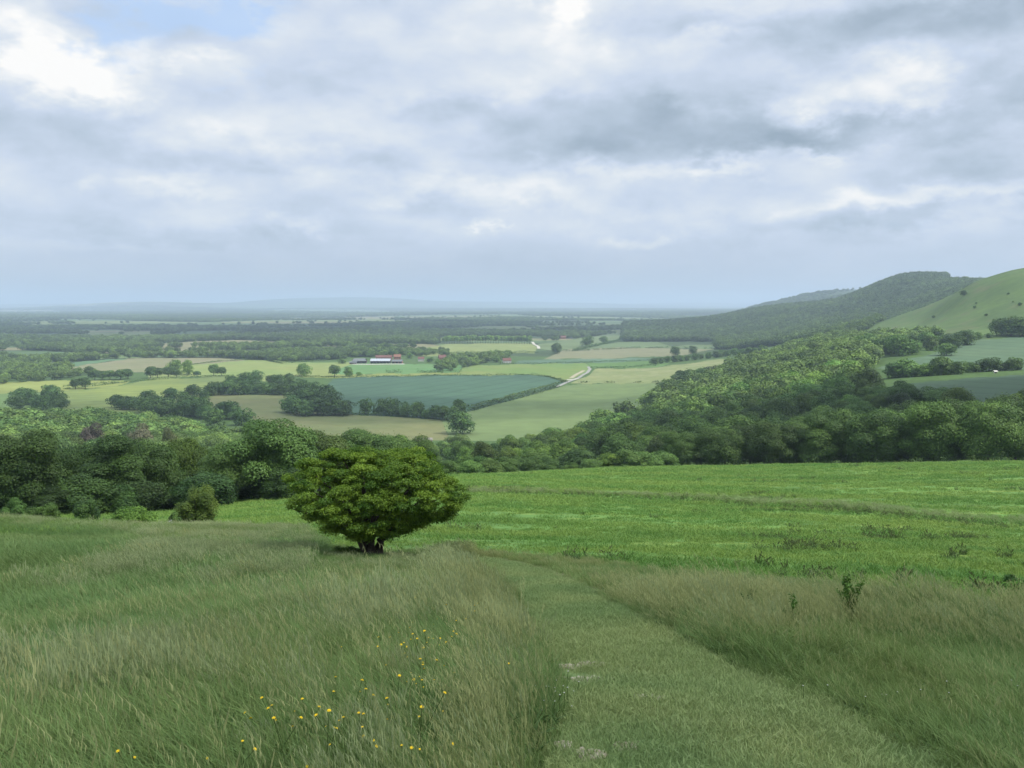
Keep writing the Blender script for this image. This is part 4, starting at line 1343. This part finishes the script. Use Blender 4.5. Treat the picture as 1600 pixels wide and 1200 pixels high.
x, y, z, px, py, d = polar_points(72000, 13, 58, rs, 1.5, -40, 40)
onpath = in_poly(px + 5 * vnoise(x * 2, y * 2, 30), py, PATH)
past = (py < edge_y(px) + 2.5 * vnoise(px / 20, px * 0, 31))
past &= (px > 300)
tall = ~onpath & ~past & ~((px < 480) & (d > 50))
sd_ = seediness(x, y, px, py) - .06
straw = rs.random(len(x)) < np.where(px > np.interp(py, [870, 1200], [735, 700]), .85, .15)
idx = np.where(rs.random(len(x)) < sd_, np.where(straw, rs.integers(6, 9, len(x)), rs.integers(3, 6, len(x))), rs.integers(0, 3, len(x)))
sc = rs.uniform(.5, .85, len(x)) * (1 + .2 * vnoise(x / 2.6, y / 2.6, 35)) * np.where(px > 740, .5, 1.) * np.where(np.hypot(px - 585, (py - 885) * 1.8) < 95, .4, 1.) * (1 - .35 * smooth(24, 40, d)) * np.where(in_poly(px + 22, py, PATH) | in_poly(px - 22, py, PATH) | in_poly(px, py - 9, PATH), .42, 1.)
put('far_meadow_grass', S_FAR, 6, x, y, z, tall, rs, sc, .5 + .35 * vnoise(x / 4, y / 4, 36) + .12 * rs.normal(size=len(x)), idx, 'tall grass running to the crest of the meadow', spin=1.2)

x, y, z, px, py, d = polar_points(32000, 2.6, 26, rs, 1.5, -8, 44)
onpath = in_poly(px, py, PATH)
bare = vnoise(x * 1.6, y * 1.6, 44) + .5 * vnoise(x * 5, y * 5, 45) > 1.0
for cx, cy, rx_, ry_ in ((890, 1061, 34, 9), (931, 1062, 20, 9), (888, 1042, 18, 6), (925, 1039, 18, 6), (1018, 1091, 16, 6), (920, 1180, 18, 9), (984, 1167, 14, 7), (881, 1166, 9, 5), (797, 917, 9, 6)):
    bare |= ((px - cx) / rx_) ** 2 + ((py - cy) / ry_) ** 2 < 1
put('path_grass', S_TURF, 4, x, y, z, onpath & ~bare, rs, rs.uniform(.7, 1.3, len(x)), .5 + .4 * vnoise(x / .9, y / .9, 46), rs.integers(0, 4, len(x)), 'short trodden turf on the path')

x, y, z, px, py, d = polar_points(90000, 20, 205, rs, 1.2)
inp = in_poly(px, py, FIELDS[0][1]) & (px > -100) & (px < 1700)
put('pasture_grass', S_PAST, 4, x, y, z, inp & (rs.random(len(x)) < .62 + .5 * vnoise(x / 14, y / 4, 55)), rs, rs.uniform(.6, 1.4, len(x)) * (1 + .3 * vnoise(x / 9, y / 2.6, 47)) * np.sqrt(d / 60).clip(.8, 1.6),   .5 + .5 * vnoise(x / 12, y / 3.0, 47) + .45 * vnoise(x / 3, y / 1.3, 53) + .1 * rs.normal(size=len(x)), rs.integers(0, 4, len(x)), 'green grass of the pasture below the path')

x, y, z, px, py, d = polar_points(70000, 22, 200, rs, 1.2)
wn = vnoise(x / 9, y / 3.2, 48) + .6 * vnoise(x / 2.5, y / 1.6, 49)
bank = np.abs(py - np.interp(px, [740, 900, 1100, 1300, 1450, 1600], [766, 772, 782, 797, 812, 826]))
inp = in_poly(px, py, FIELDS[0][1]) & ((wn > np.where(px > 1150, .76, 1.1)) | ((bank < 5) & (wn > -.35))) & (rs.random(len(x)) < .55 + .4 * vnoise(x / 1.7, y / 1.2, 54)) & (px > 300) & (px < 1700)
put('tall_weeds', S_WEED, 3, x, y, z, inp, rs, rs.uniform(.3, .75, len(x)) * np.where(d > 110, 1.25, 1), .5 + .3 * rs.normal(size=len(x)), rs.integers(0, 3, len(x)), 'docks and thistles in patches over the pasture', tilt=.2)
# pinkish bank of seeding grass across the pasture
x, y, z, px, py, d = polar_points(60000, 35, 150, rs, 1.4)
bl = np.interp(px, [740, 900, 1100, 1300, 1450, 1600], [768, 770, 778, 790, 804, 819])
b = (py - bl + 2.5 * vnoise(x / 8, y / 8, 52))
inp = (px > 735) & (px < 1640) & (np.abs(b) < np.interp(px, [740, 1300, 1600], [2.5, 4.5, 5.5])) & (rs.random(len(x)) < .45)
put('bank_grass', S_FAR, 6, x, y, z, inp, rs, rs.uniform(.5, .85, len(x)), .6 + .15 * rs.normal(size=len(x)), rs.integers(3, 6, len(x)), 'strip of pinkish seeding grass crossing the pasture', spin=1.2)

# --- woods too far or too many to count
S_WOOD = source('wood_crown', [make_tree_meshes(600 + i, 1100, .062, rx=[.5, .58, .46][i], rz=.44, zc=.52, nl=16, lr=.22, skirt=-.6, mat=LEAF_FAR)[0] for i in range(3)])


def put_wood(name, P, h, tint, label):
    n = len(P)
    rs = np.random.default_rng(n)
    scatter(name, P, np.stack([np.zeros(n), np.zeros(n), rs.uniform(0, 6.28, n)], 1), np.stack([h * 1.1, h * 1.1, h], 1), rs.integers(0, 3, n), np.clip(tint, 0, 1), S_WOOD, label)
    print(name, n)


if stuffpts:
    put_wood('upper_woodland', np.array([tuple(s[0]) for s in stuffpts]), np.array([s[1] for s in stuffpts]), np.array([s[3] for s in stuffpts]), 'sunlit woodland running up to the foot of the down')
# extra filling of the upper right wood
x, y, z, px, py, d = polar_points(5200, 560, 1350, rs, 1.6, 8, 34)
hi = np.interp(px, [1060, 1100, 1200, 1300, 1345, 1380, 1400, 1480], [840, 880, 1130, 1350, 1200, 1080, 1040, 990])
lo = np.interp(px, [1060, 1300, 1345, 1380, 1420, 1480], [560, 560, 600, 850, 930, 1000])
k = (px > 1050) & (px < 1490) & (d < hi) & (d > lo)
t_ = .52 + .3 * vnoise(x / 60, y / 60, 60) + .18 * rs.normal(size=len(x))
put_wood('slope_woodland', np.stack([x, y, z - .5], 1)[k], rs.uniform(9, 14, k.sum()), t_[k], 'pale green woodland on the slope below the down')
# hanging wood on the far hill
x, y, z, px, py, d = polar_points(30000, 1350, 3600, rs, 1.3, 3, 34)
k = (px > 975) & (px < 1640) & ~(in_poly(px, py, FIELDS[-4][1]) & (d < 1700)) & ~(in_poly(px, py, FIELDS[-3][1]) & (d > 2200))
k &= ~((px < 1120) & (py > 534)) & (d > np.interp(px, [975, 1120, 1300, 1350, 1385, 1430, 1600], [2050, 1650, 1350, 1350, 1650, 1750, 1950]))
k &= ~((px > 1478) & (d > 2600))
put_wood('hill_woodland', np.stack([x, y, z - .5], 1)[k], rs.uniform(10, 15, k.sum()) * (d[k] / 2000).clip(1, 1.4), (.16 + .25 * vnoise(x / 120, y / 120, 61) + .16 * rs.normal(size=len(x)))[k], 'hanging beech wood over the far hill')
# plain
x, y, z, px, py, d = polar_points(110000, 1250, 14000, rs, .25)
best, gap = cells(x, y)
fmask = np.zeros(len(x), bool)
for nm, poly, d0, d1, kw in FIELDS[1:]:
    fmask |= in_poly(px, py, poly) & (d > d0 * .9) & (d < d1 * 1.05)
k = ~fmask & (px > -80) & (px < 1680) & ~((px > 990) & (d < 4200)) & ~((px > 540) & (px < 640) & (py > 557.5)) & ~((px > 685) & (px < 850) & (py > 526) & (d > 1400))
k &= (SWOOD[best] | ((gap < 9) & (vnoise(x / 150, y / 150, 70) > -.25))) & ~((px > 640) & (px < 720) & (py > 559))
k &= d > np.interp(px, [0, 110, 400, 560, 640, 720, 900, 1000], [1000, 1300, 1400, 1420, 1440, 1500, 2200, 2200])
put_wood('plain_woodland', np.stack([x, y, z - .5], 1)[k], (rs.uniform(9, 14, k.sum()) * (d[k] / 5000).clip(1, 1.5)), (.33 + .35 * vnoise(x / 300, y / 300, 62) + .15 * rs.normal(size=len(x)))[k], 'woods and hedges spread over the plain to the horizon')
# bushy ground round the farm and far left
x, y, z, px, py, d = polar_points(5000, 900, 2000, rs, 1., -34, 6)
farm = in_poly(px, py, [(425, 566), (440, 553), (560, 549), (700, 550), (720, 556), (640, 557), (560, 558.5), (530, 562)]) | in_poly(px, py, [(690, 574), (705, 562), (760, 556), (800, 556), (785, 563), (740, 572), (700, 582), (683, 582)]) | \
    in_poly(px, py, [(-40, 604), (-40, 560), (70, 562), (75, 575), (105, 585), (170, 585), (100, 593)])
put_wood('farm_copse', np.stack([x, y, z - .3], 1)[farm], rs.uniform(6, 12, farm.sum()), (.6 + .25 * rs.normal(size=len(x)))[farm], 'mixed trees round the farm and along the left fields')


# ------------------------------------------------------------------ flowers and herbs by the path
def flower_proto(r, hgt, petal, npet=9):
    rs = np.random.default_rng(5)
    Vv, Ff = [], []
    for ring, (rr, zz) in enumerate(((1., 0.), (.62, .3))):
        for i in range(npet):
            a = 2 * math.pi * i / npet + ring * .3
            n = len(Vv)
            w = .32
            Vv += [(0, 0, hgt + zz * r * .3), (math.cos(a - w) * r * rr * .7, math.sin(a - w) * r * rr * .7, hgt + r * (.25 + zz)), (math.cos(a) * r * rr, math.sin(a) * r * rr, hgt + r * (.15 + zz)), (math.cos(a + w) * r * rr * .7, math.sin(a + w) * r * rr * .7, hgt + r * (.25 + zz))]
            Ff.append((n, n + 1, n + 2, n + 3))
    head = mesh_np('flower_head', Vv, np.array(Ff), petal)
    sv, sf = tubes([([(0, 0, -.05), (.01, 0, hgt * .5), (0, 0, hgt)], [.003, .0025, .002])], 4)
    return head, mesh_np('stem', sv, sf, STEM_M)


YH, YS = flower_proto(.0125, .47, YELLOW_FL)
WH, WS = flower_proto(.008, .15, WHITE_FL, 7)
for cx, cy, n, sx, sy, lab in [(645, 1005, 34, 34, 10, 'yellow flower in the loose patch in the grass between hawthorn and path'), (700, 960, 14, 40, 12, 'yellow flower high in the seeding grass beside the path bend'),
                               (640, 1075, 20, 45, 16, 'yellow flower in the dark green gap of the left meadow'), (530, 1112, 7, 50, 10, 'yellow flower in the meadow above the bottom row of flowers'),
                               (560, 1165, 34, 60, 16, 'yellow flower near the bottom of the photo, left of the path'), (285, 1190, 5, 45, 6, 'yellow flower low in the grass at the bottom left'), (640, 1150, 5, 20, 20, 'yellow flower at the side of the grass tuft by the path')]:
    for i in range(n):
        p = hit(cx + RNG.normal() * sx * 1.15, cy + 55 + RNG.normal() * sy * 1.3, 2.5)
        e = link('yellow_flower', None, None, p, 0, RNG.uniform(.6, 1.05))
        e.rotation_euler = (RNG.normal() * .3, RNG.normal() * .3 - .15, RNG.uniform(0, 6))
        link('flower_head', YH, e)
        link('stem', YS, e)
        tag(e, lab, 'flower', lab + 's')
for i in range(26):
    p = hit(862 + RNG.normal() * 26, 1108 + RNG.normal() * 16, 2.5)
    e = link('white_flower', None, None, p, RNG.uniform(0, 6), RNG.uniform(.8, 1.2))
    link('flower_head', WH, e)
    link('stem', WS, e)
    tag(e, 'tiny white clover flower in the patch at the path edge', 'flower', 'white flowers at the path edge')
for i in range(14):
    p = hit(1250 + RNG.uniform(0, 340), 1092 + RNG.normal() * 14 + RNG.uniform(0, 15), 2.5)
    e = link('white_flower', None, None, p, RNG.uniform(0, 6), RNG.uniform(.8, 1.2))
    link('flower_head', WH, e)
    link('stem', WS, e)
    tag(e, 'tiny white flower scattered in the rough grass right of the path', 'flower', 'white flowers right of the path')


def herb(name, px, py, hpx, stems, label, sd, leafn=260, wide=.22, size=.035, color=(.8, 1.0, .9), cat='plant'):
    p = hit(px, py, 3)
    m = mpp(p)
    h = hpx * m
    rs = np.random.default_rng(sd)
    e = link(name, None, None, p)
    P, pos, nr = [], [], []
    for s in range(stems):
        a = rs.uniform(0, 6.28)
        tip = np.array([math.cos(a) * wide * h * rs.uniform(.3, 1.2), math.sin(a) * wide * h, h * rs.uniform(.72, 1.05)])
        P.append(([(0, 0, -.05), tuple(tip * [.4, .4, .5]), tuple(tip)], [.012, .009, .004]))
        n = leafn // stems
        t = rs.uniform(.22, 1.02, n)
        b = t[:, None] * tip[None, :] * np.stack([t, t, np.ones(n)], 1)
        d = unit(rs, n)
        d[:, 2] = np.abs(d[:, 2]) * .6 + .1
        pos.append(b + d * size * 1.3)
        nr.append(np.cross(d, rs.normal(size=(n, 3))) * .6 + d * .5)
    tv, tf = tubes(P, 5)
    link('stem', mesh_np('stem', tv, tf, STEM_M), e)
    pos, nr = np.concatenate(pos), np.concatenate(nr)
    nr /= np.linalg.norm(nr, axis=1, keepdims=True) + 1e-9
    v, f, t = leaves(rs, pos, nr, size, np.clip(rs.normal(.35, .2, len(pos)), 0, 1), .42)
    c = link('foliage', mesh_np('foliage', v, f, LEAF, {'tint': t}), e)
    c.color = (*color, 1)
    return tag(e, label, cat)


herb('sapling', 1328, 984, 82, 7, 'bushy upright sapling in the rough grass right of the path', 1, 760, .20, .030, (1.25, 1.45, 1.2))
herb('thistle', 1243, 998, 64, 3, 'ragged dark thistle with one tall stem right of the path', 2, 300, .34, .028, (.9, 1.1, .9))
herb('thistle', 1221, 998, 40, 2, 'short dark thistle just left of the ragged tall one', 3, 90, .4, .03, (.55, .75, .6))
herb('thistle', 1166, 962, 38, 3, 'small thistle nearest the path on the right', 4, 90, .3, .03, (.6, .8, .6))
herb('thistle', 1005, 928, 28, 2, 'small weed in the pinkish grass on the inner bend of the path', 6, 60, .3, .03, (.6, .8, .6))
shrub('bramble_bush', 1590, 932, 40, 66, 5000, .035, (.95, 1.2, .9), 'leafy bush at the right edge of the photo on the pasture border', 5, nl=12, sd=12)

# bare chalk showing through the path
CH = solid('bare_chalk', (.40, .37, .29), .95, (.22, .20, .13), 7, .1, 8)
for i, (px, py, w, hh, lab) in enumerate([(892, 1062, .42, .10, 'pale bare chalk scrape across the left of the path'), (931, 1063, .26, .08, 'bare chalk scrape beside the longer one on the path'), (888, 1043, .22, .06, 'faint chalk scrape above the pale pair on the path'), (925, 1040, .2, .05, 'faint brownish chalk scrape right of the upper one'),
                                          (1018, 1092, .2, .05, 'small chalk scrape in the middle of the path'), (920, 1181, .16, .07, 'brightest chalk patch at the bottom of the path'), (984, 1168, .16, .05, 'dull chalk scrape right of the brightest patch'), (881, 1167, .1, .05, 'small dull chalk spot left of the brightest patch'), (797, 918, .30, .22, 'white chalk spot at the far bend of the path')]):
    c = hit(px, py, 2.5)
    w, hh = w * .72, hh * .72
    rs = np.random.default_rng(700 + i)
    n = 22
    Vv = [(c.x, c.y, float(ground(c.x, c.y)) + .012)]
    for rr, lift in ((.55, .010), (1., -.012)):
        for k in range(n):
            a = 2 * math.pi * k / n
            q = rr * (1 + .32 * math.sin(2 * a + i) + .2 * rs.normal())
            X, Y = c.x + math.cos(a) * w * q, c.y + math.sin(a) * hh * 2.2 * q
            Vv.append((X, Y, float(ground(X, Y)) + lift + .004 * rs.normal()))
    f3 = [(0, 1 + k, 1 + (k + 1) % n) for k in range(n)]
    f4 = [(1 + k, 1 + n + k, 1 + n + (k + 1) % n, 1 + (k + 1) % n) for k in range(n)]
    # stones bedded in the scrape
    for k in range(26):
        a, q = rs.uniform(0, 6.28), math.sqrt(rs.random()) * .85
        X, Y, sz = c.x + math.cos(a) * w * q, c.y + math.sin(a) * hh * 2 * q, rs.uniform(.010, .034)
        Z, b0 = float(ground(X, Y)), len(Vv)
        for zz, rr in ((-.004, 1.), (.55 * sz, .7)):
            for m_ in range(6):
                an = m_ * math.pi / 3 + rs.normal() * .2
                Vv.append((X + math.cos(an) * sz * rr * rs.uniform(.7, 1.3), Y + math.sin(an) * sz * rr * rs.uniform(.7, 1.3), Z + .012 + zz))
        f4 += [(b0 + m_, b0 + (m_ + 1) % 6, b0 + 6 + (m_ + 1) % 6, b0 + 6 + m_) for m_ in range(6)]
        f4 += [(b0 + 6, b0 + 7, b0 + 8, b0 + 9), (b0 + 6, b0 + 9, b0 + 10, b0 + 11)]
    tag(link('chalk_patch', mesh_np('chalk_patch', Vv, [np.array(f3), np.array(f4)], CH)), lab, None, None, 'structure')

# ------------------------------------------------------------------ sun, sky, clouds, haze
SUN_EL, SUN_AZ = math.radians(54), math.radians(108)       # azimuth from +Y towards +X
SV = Vector((math.sin(SUN_AZ) * math.cos(SUN_EL), math.cos(SUN_AZ) * math.cos(SUN_EL), math.sin(SUN_EL)))
sl = bpy.data.lights.new('sun', 'SUN')
sl.energy = 5.0
sl.angle = math.radians(.53)
sl.color = (1.0, .95, .86)
so = bpy.data.objects.new('sun', sl)
COL.objects.link(so)
so.rotation_euler = SV.to_track_quat('Z', 'Y').to_euler()

CLOUD_M, nt = new_mat('cloud_vapour')
pv = N(nt, 'ShaderNodeVolumeScatter')
pv.inputs['Color'].default_value = (.97, .975, .98, 1)
pv.inputs['Density'].default_value = .0055
out = N(nt, 'ShaderNodeOutputMaterial')
nt.links.new(pv.outputs[0], out.inputs['Volume'])


CLOUD_D = CLOUD_M.copy()
CLOUD_D.name = 'thick_cloud_vapour'
CLOUD_D.node_tree.nodes['Volume Scatter'].inputs['Density'].default_value = .011


def cloud(gx, gy, rx, ry, gz, H, th, sd, mat=None):
    """a heap of vapour placed so that its shade falls at (gx, gy)"""
    k = (H - gz) / SV.z
    cx, cy = gx + SV.x * k, gy + SV.y * k
    rs = np.random.default_rng(sd)
    import bmesh
    bm = bmesh.new()
    bmesh.ops.create_icosphere(bm, subdivisions=5, radius=1)
    Vv = np.array([v.co[:] for v in bm.verts])
    nz = np.zeros(len(Vv))
    for f_, a in ((1.6, .30), (3.7, .17), (8., .08)):
        nz += a * vnoise(Vv[:, 0] * f_ + sd * 3.1 + Vv[:, 2] * 2, Vv[:, 1] * f_ + 11 + Vv[:, 2] * f_, sd)
    Vv = Vv * (1 + nz)[:, None] * np.array([rx, ry, th])
    Vv[:, 2] = np.where(Vv[:, 2] < 0, Vv[:, 2] * .45, Vv[:, 2])
    for v, c in zip(bm.verts, Vv):
        v.co = c
    me = bpy.data.meshes.new('cloud')
    bm.to_mesh(me)
    bm.free()
    me.materials.append(mat or CLOUD_M)
    tag(link('cloud', me, None, (cx, cy, H)), None, None, None, 'structure')


cloud(-40, -205, 420, 284, -10, 520, 150, 1)
cloud(340, 330, 300, 125, -50, 520, 120, 2, CLOUD_D)
cloud(-150, 745, 240, 115, -90, 560, 120, 3)
cloud(110, 760, 190, 60, -90, 560, 70, 7)
cloud(-700, 3300, 1500, 900, -95, 1700, 300, 5)

HZ, nt = new_mat('haze_air')
pv = N(nt, 'ShaderNodeVolumePrincipled')
pv.inputs['Color'].default_value = (.565, .685, .85, 1)
pv.inputs['Density'].default_value = 1.22e-4
pv.inputs['Anisotropy'].default_value = .1
out = N(nt, 'ShaderNodeOutputMaterial')
nt.links.new(pv.outputs[0], out.inputs['Volume'])
v, f = boxes([(-46500, -46500, -122, 46500, 46500, 190)])
tag(link('haze', mesh_np('haze', v, f, HZ)), None, None, None, 'stuff')

W_ = bpy.data.worlds.new('World')
SC.world = W_
W_.use_nodes = True
nt = W_.node_tree
nt.nodes.clear()
sky = N(nt, 'ShaderNodeTexSky', sky_type='NISHITA')
sky.sun_disc = False
sky.sun_elevation = SUN_EL
sky.sun_rotation = SUN_AZ
sky.altitude = 200
tc = N(nt, 'ShaderNodeTexCoord')
sp = N(nt, 'ShaderNodeSeparateXYZ')
nt.links.new(tc.outputs['Generated'], sp.inputs[0])
dx, dy, dz = sp.outputs
az = math_n(nt, 'ARCTAN2', dx, dy)
el = math_n(nt, 'ARCSINE', dz)
cv = N(nt, 'ShaderNodeCombineXYZ')
nt.links.new(dx, cv.inputs[0])
nt.links.new(dy, cv.inputs[1])
nt.links.new(math_n(nt, 'MULTIPLY', dz, 2.0), cv.inputs[2])
mp = N(nt, 'ShaderNodeMapping')
mp.inputs['Location'].default_value = (3.1, 1.7, 0)
nt.links.new(cv.outputs[0], mp.inputs['Vector'])
P = mp.outputs[0]
mp2 = N(nt, 'ShaderNodeMapping')
mp2.inputs['Location'].default_value = (9.1, 4.7, 2)
nt.links.new(cv.outputs[0], mp2.inputs['Vector'])
P2 = mp2.outputs[0]


def vmap(loc):
    m_ = N(nt, 'ShaderNodeMapping')
    m_.inputs['Location'].default_value = loc
    nt.links.new(cv.outputs[0], m_.inputs['Vector'])
    return m_.outputs[0]


n1 = noise_n(nt, 4.0, 8, .52, P, .1)
n2 = noise_n(nt, 9.5, 9, .56, P, .1)
n3 = noise_n(nt, 27., 8, .6, P, .1)
n4 = noise_n(nt, 13., 8, .6, P2, .1)
# heaped cloud: the same field sampled a little higher; where it is thicker below than above, a lit upper edge
LIFT = .05
h0 = noise_n(nt, 8., 8, .5, vmap((3.1, 1.7, 5.)), .1)
h1 = noise_n(nt, 8., 8, .5, vmap((3.1, 1.7, 5. + LIFT)), .1)
edge = math_n(nt, 'MULTIPLY', math_n(nt, 'SUBTRACT', h0, h1), 4.2)
azw = math_n(nt, 'ADD', az, math_n(nt, 'MULTIPLY', math_n(nt, 'SUBTRACT', n2, .5), .30))
elw = math_n(nt, 'ADD', el, math_n(nt, 'MULTIPLY', math_n(nt, 'SUBTRACT', n4, .5), .085))


def px2ae(px, py):
    x, y, z = [float(t) for t in ray(px, py)]
    return math.atan2(x, y), math.asin(z / math.sqrt(x * x + y * y + z * z))


def gauss(px, py, sx, sy, amp):
    a, e = px2ae(px, py)
    u = math_n(nt, 'MULTIPLY', math_n(nt, 'SUBTRACT', azw, a), F / sx)
    v = math_n(nt, 'MULTIPLY', math_n(nt, 'SUBTRACT', elw, e), F / sy)
    q = math_n(nt, 'ADD', math_n(nt, 'MULTIPLY', u, u), math_n(nt, 'MULTIPLY', v, v))
    q = math_n(nt, 'EXPONENT', math_n(nt, 'MULTIPLY', q, -1.))
    return math_n(nt, 'MULTIPLY', q, amp)


def total(lst):
    s = None
    for g in lst:
        q = gauss(*g)
        s = q if s is None else math_n(nt, 'ADD', s, q)
    return s


G = total([
    (25, 75, 50, 45, 0.42), (105, 110, 60, 36, 0.42), (165, 140, 50, 24, 0.32), (225, 80, 26, 28, 0.28), (320, 100, 40, 10, 0.2), (880, 10, 45, 46, 0.42), (720, 60, 200, 60, 0.2), (470, 180, 160, 30, 0.14),
    (1440, 125, 110, 36, 0.3), (1330, 155, 90, 26, 0.16), (1130, 254, 60, 12.5, 0.3), (1285, 240, 40, 9, 0.26), (300, 292, 55, 15, 0.24), (110, 290, 40, 12, 0.2), (680, 300, 120, 20, 0.24), (840, 290, 80, 24, 0.26), (420, 345, 70, 10, 0.18),
    (1340, 308, 90, 16, 0.24), (1500, 312, 120, 13, 0.2), (560, 135, 200, 30, 0.12), (1000, 264, 120, 12.5, 0.2), (200, 385, 80, 7.5, 0.1), (985, 387, 40, 11, 0.24), (755, 354, 22, 8, 0.3), (1100, 72, 60, 14, 0.16), (430, 212, 260, 15, 0.12), (900, 95, 120, 40, 0.12),
    (1290, 205, 230, 28, -0.44), (1060, 180, 160, 26, -0.26), (1480, 28, 240, 32, -0.34), (1580, 110, 60, 60, -0.28), (1120, 40, 160, 20, -0.2), (70, 195, 110, 50, -0.16), (700, 172, 190, 15.3, -0.1584), (860, 230, 170, 23.8, -0.1872),
    (500, 262, 170, 13.6, -0.1152), (1350, 350, 330, 15.3, -0.1872), (1520, 338, 120, 15.3, -0.108), (330, 365, 300, 13.6, -0.1152), (1500, 270, 120, 18, -0.16), (900, 345, 150, 17, -0.1008), (200, 240, 150, 20, -0.08), (620, 335, 60, 20.4, -0.0864), (600, 400, 700, 23.8, -0.0576)])
nn = math_n(nt, 'ADD', math_n(nt, 'MULTIPLY', math_n(nt, 'SUBTRACT', n1, .5), .30),
            math_n(nt, 'ADD', math_n(nt, 'MULTIPLY', math_n(nt, 'SUBTRACT', n2, .5), .26), math_n(nt, 'MULTIPLY', math_n(nt, 'SUBTRACT', n3, .5), .09)))
nn = math_n(nt, 'ADD', nn, math_n(nt, 'MULTIPLY', edge, .20))
# distant cloud loses contrast towards the horizon
nn = math_n(nt, 'MULTIPLY', nn, maprange(nt, el, .0, .09, .15, 1.))
b = math_n(nt, 'ADD', math_n(nt, 'ADD', G, nn), .53)
ramp = N(nt, 'ShaderNodeValToRGB')
nt.links.new(b, ramp.inputs[0])
cr = ramp.color_ramp
cr.elements[0].position, cr.elements[0].color = .0, (*lin(148, 165, 182), 1)
cr.elements[1].position, cr.elements[1].color = 1., (*lin(249, 248, 246), 1)
for pos_, c_ in ((.28, lin(178, 193, 210)), (.5, lin(199, 211, 229)), (.72, lin(219, 226, 234))):
    e_ = cr.elements.new(pos_)
    e_.color = (*c_, 1)
gap = total([(265, 16, 130, 28, 1.0), (395, 40, 60, 26, .8), (165, 72, 60, 26, .6), (430, 112, 30, 14, .4), (180, 40, 60, 30, .4)])
gapm = maprange(nt, math_n(nt, 'ADD', gap, math_n(nt, 'MULTIPLY', math_n(nt, 'SUBTRACT', n2, .5), 1.3)), .18, .9, 0., .85)
cloudc = mixc(nt, maprange(nt, el, -.01, .07, 0., 1.), lin(177, 193, 211), ramp.outputs[0])
# sky is brighter overhead than the grey bank in front
up = maprange(nt, el, .36, .8, 1., 2.3)
cc = N(nt, 'ShaderNodeCombineColor')
for i in range(3):
    nt.links.new(up, cc.inputs[i])
cloudc = mixc(nt, 1., cloudc, cc.outputs[0], 'MULTIPLY')
cloud10 = mixc(nt, 1., cloudc, (10., 10., 10.), 'MULTIPLY')
skyb = mixc(nt, .8, sky.outputs[0], (5.2, 7.0, 9.9))
final = mixc(nt, gapm, cloud10, skyb)
bg = N(nt, 'ShaderNodeBackground')
bg.inputs['Strength'].default_value = .10
nt.links.new(final, bg.inputs['Color'])
out = N(nt, 'ShaderNodeOutputWorld')
nt.links.new(bg.outputs[0], out.inputs[0])

# ------------------------------------------------------------------ camera and render settings
cam = bpy.data.cameras.new('camera')
cam.sensor_fit = 'HORIZONTAL'
cam.sensor_width = 36
cam.lens = 36 * F / 1600
cam.clip_start = .05
cam.clip_end = 200000
co = bpy.data.objects.new('camera', cam)
COL.objects.link(co)
co.location = (0, 0, 0)
co.rotation_euler = (math.pi / 2 - PITCH, 0, 0)
SC.camera = co
SC.view_settings.view_transform = 'Standard'
SC.view_settings.look = 'None'
SC.view_settings.exposure = .1
SC.view_settings.gamma = 1
SC.render.engine = 'CYCLES'
cy = SC.cycles
cy.max_bounces = 6
cy.diffuse_bounces = 3
cy.glossy_bounces = 1
cy.transmission_bounces = 3
cy.transparent_max_bounces = 12
cy.volume_bounces = 1
cy.use_denoising = True
cy.sample_clamp_indirect = 6
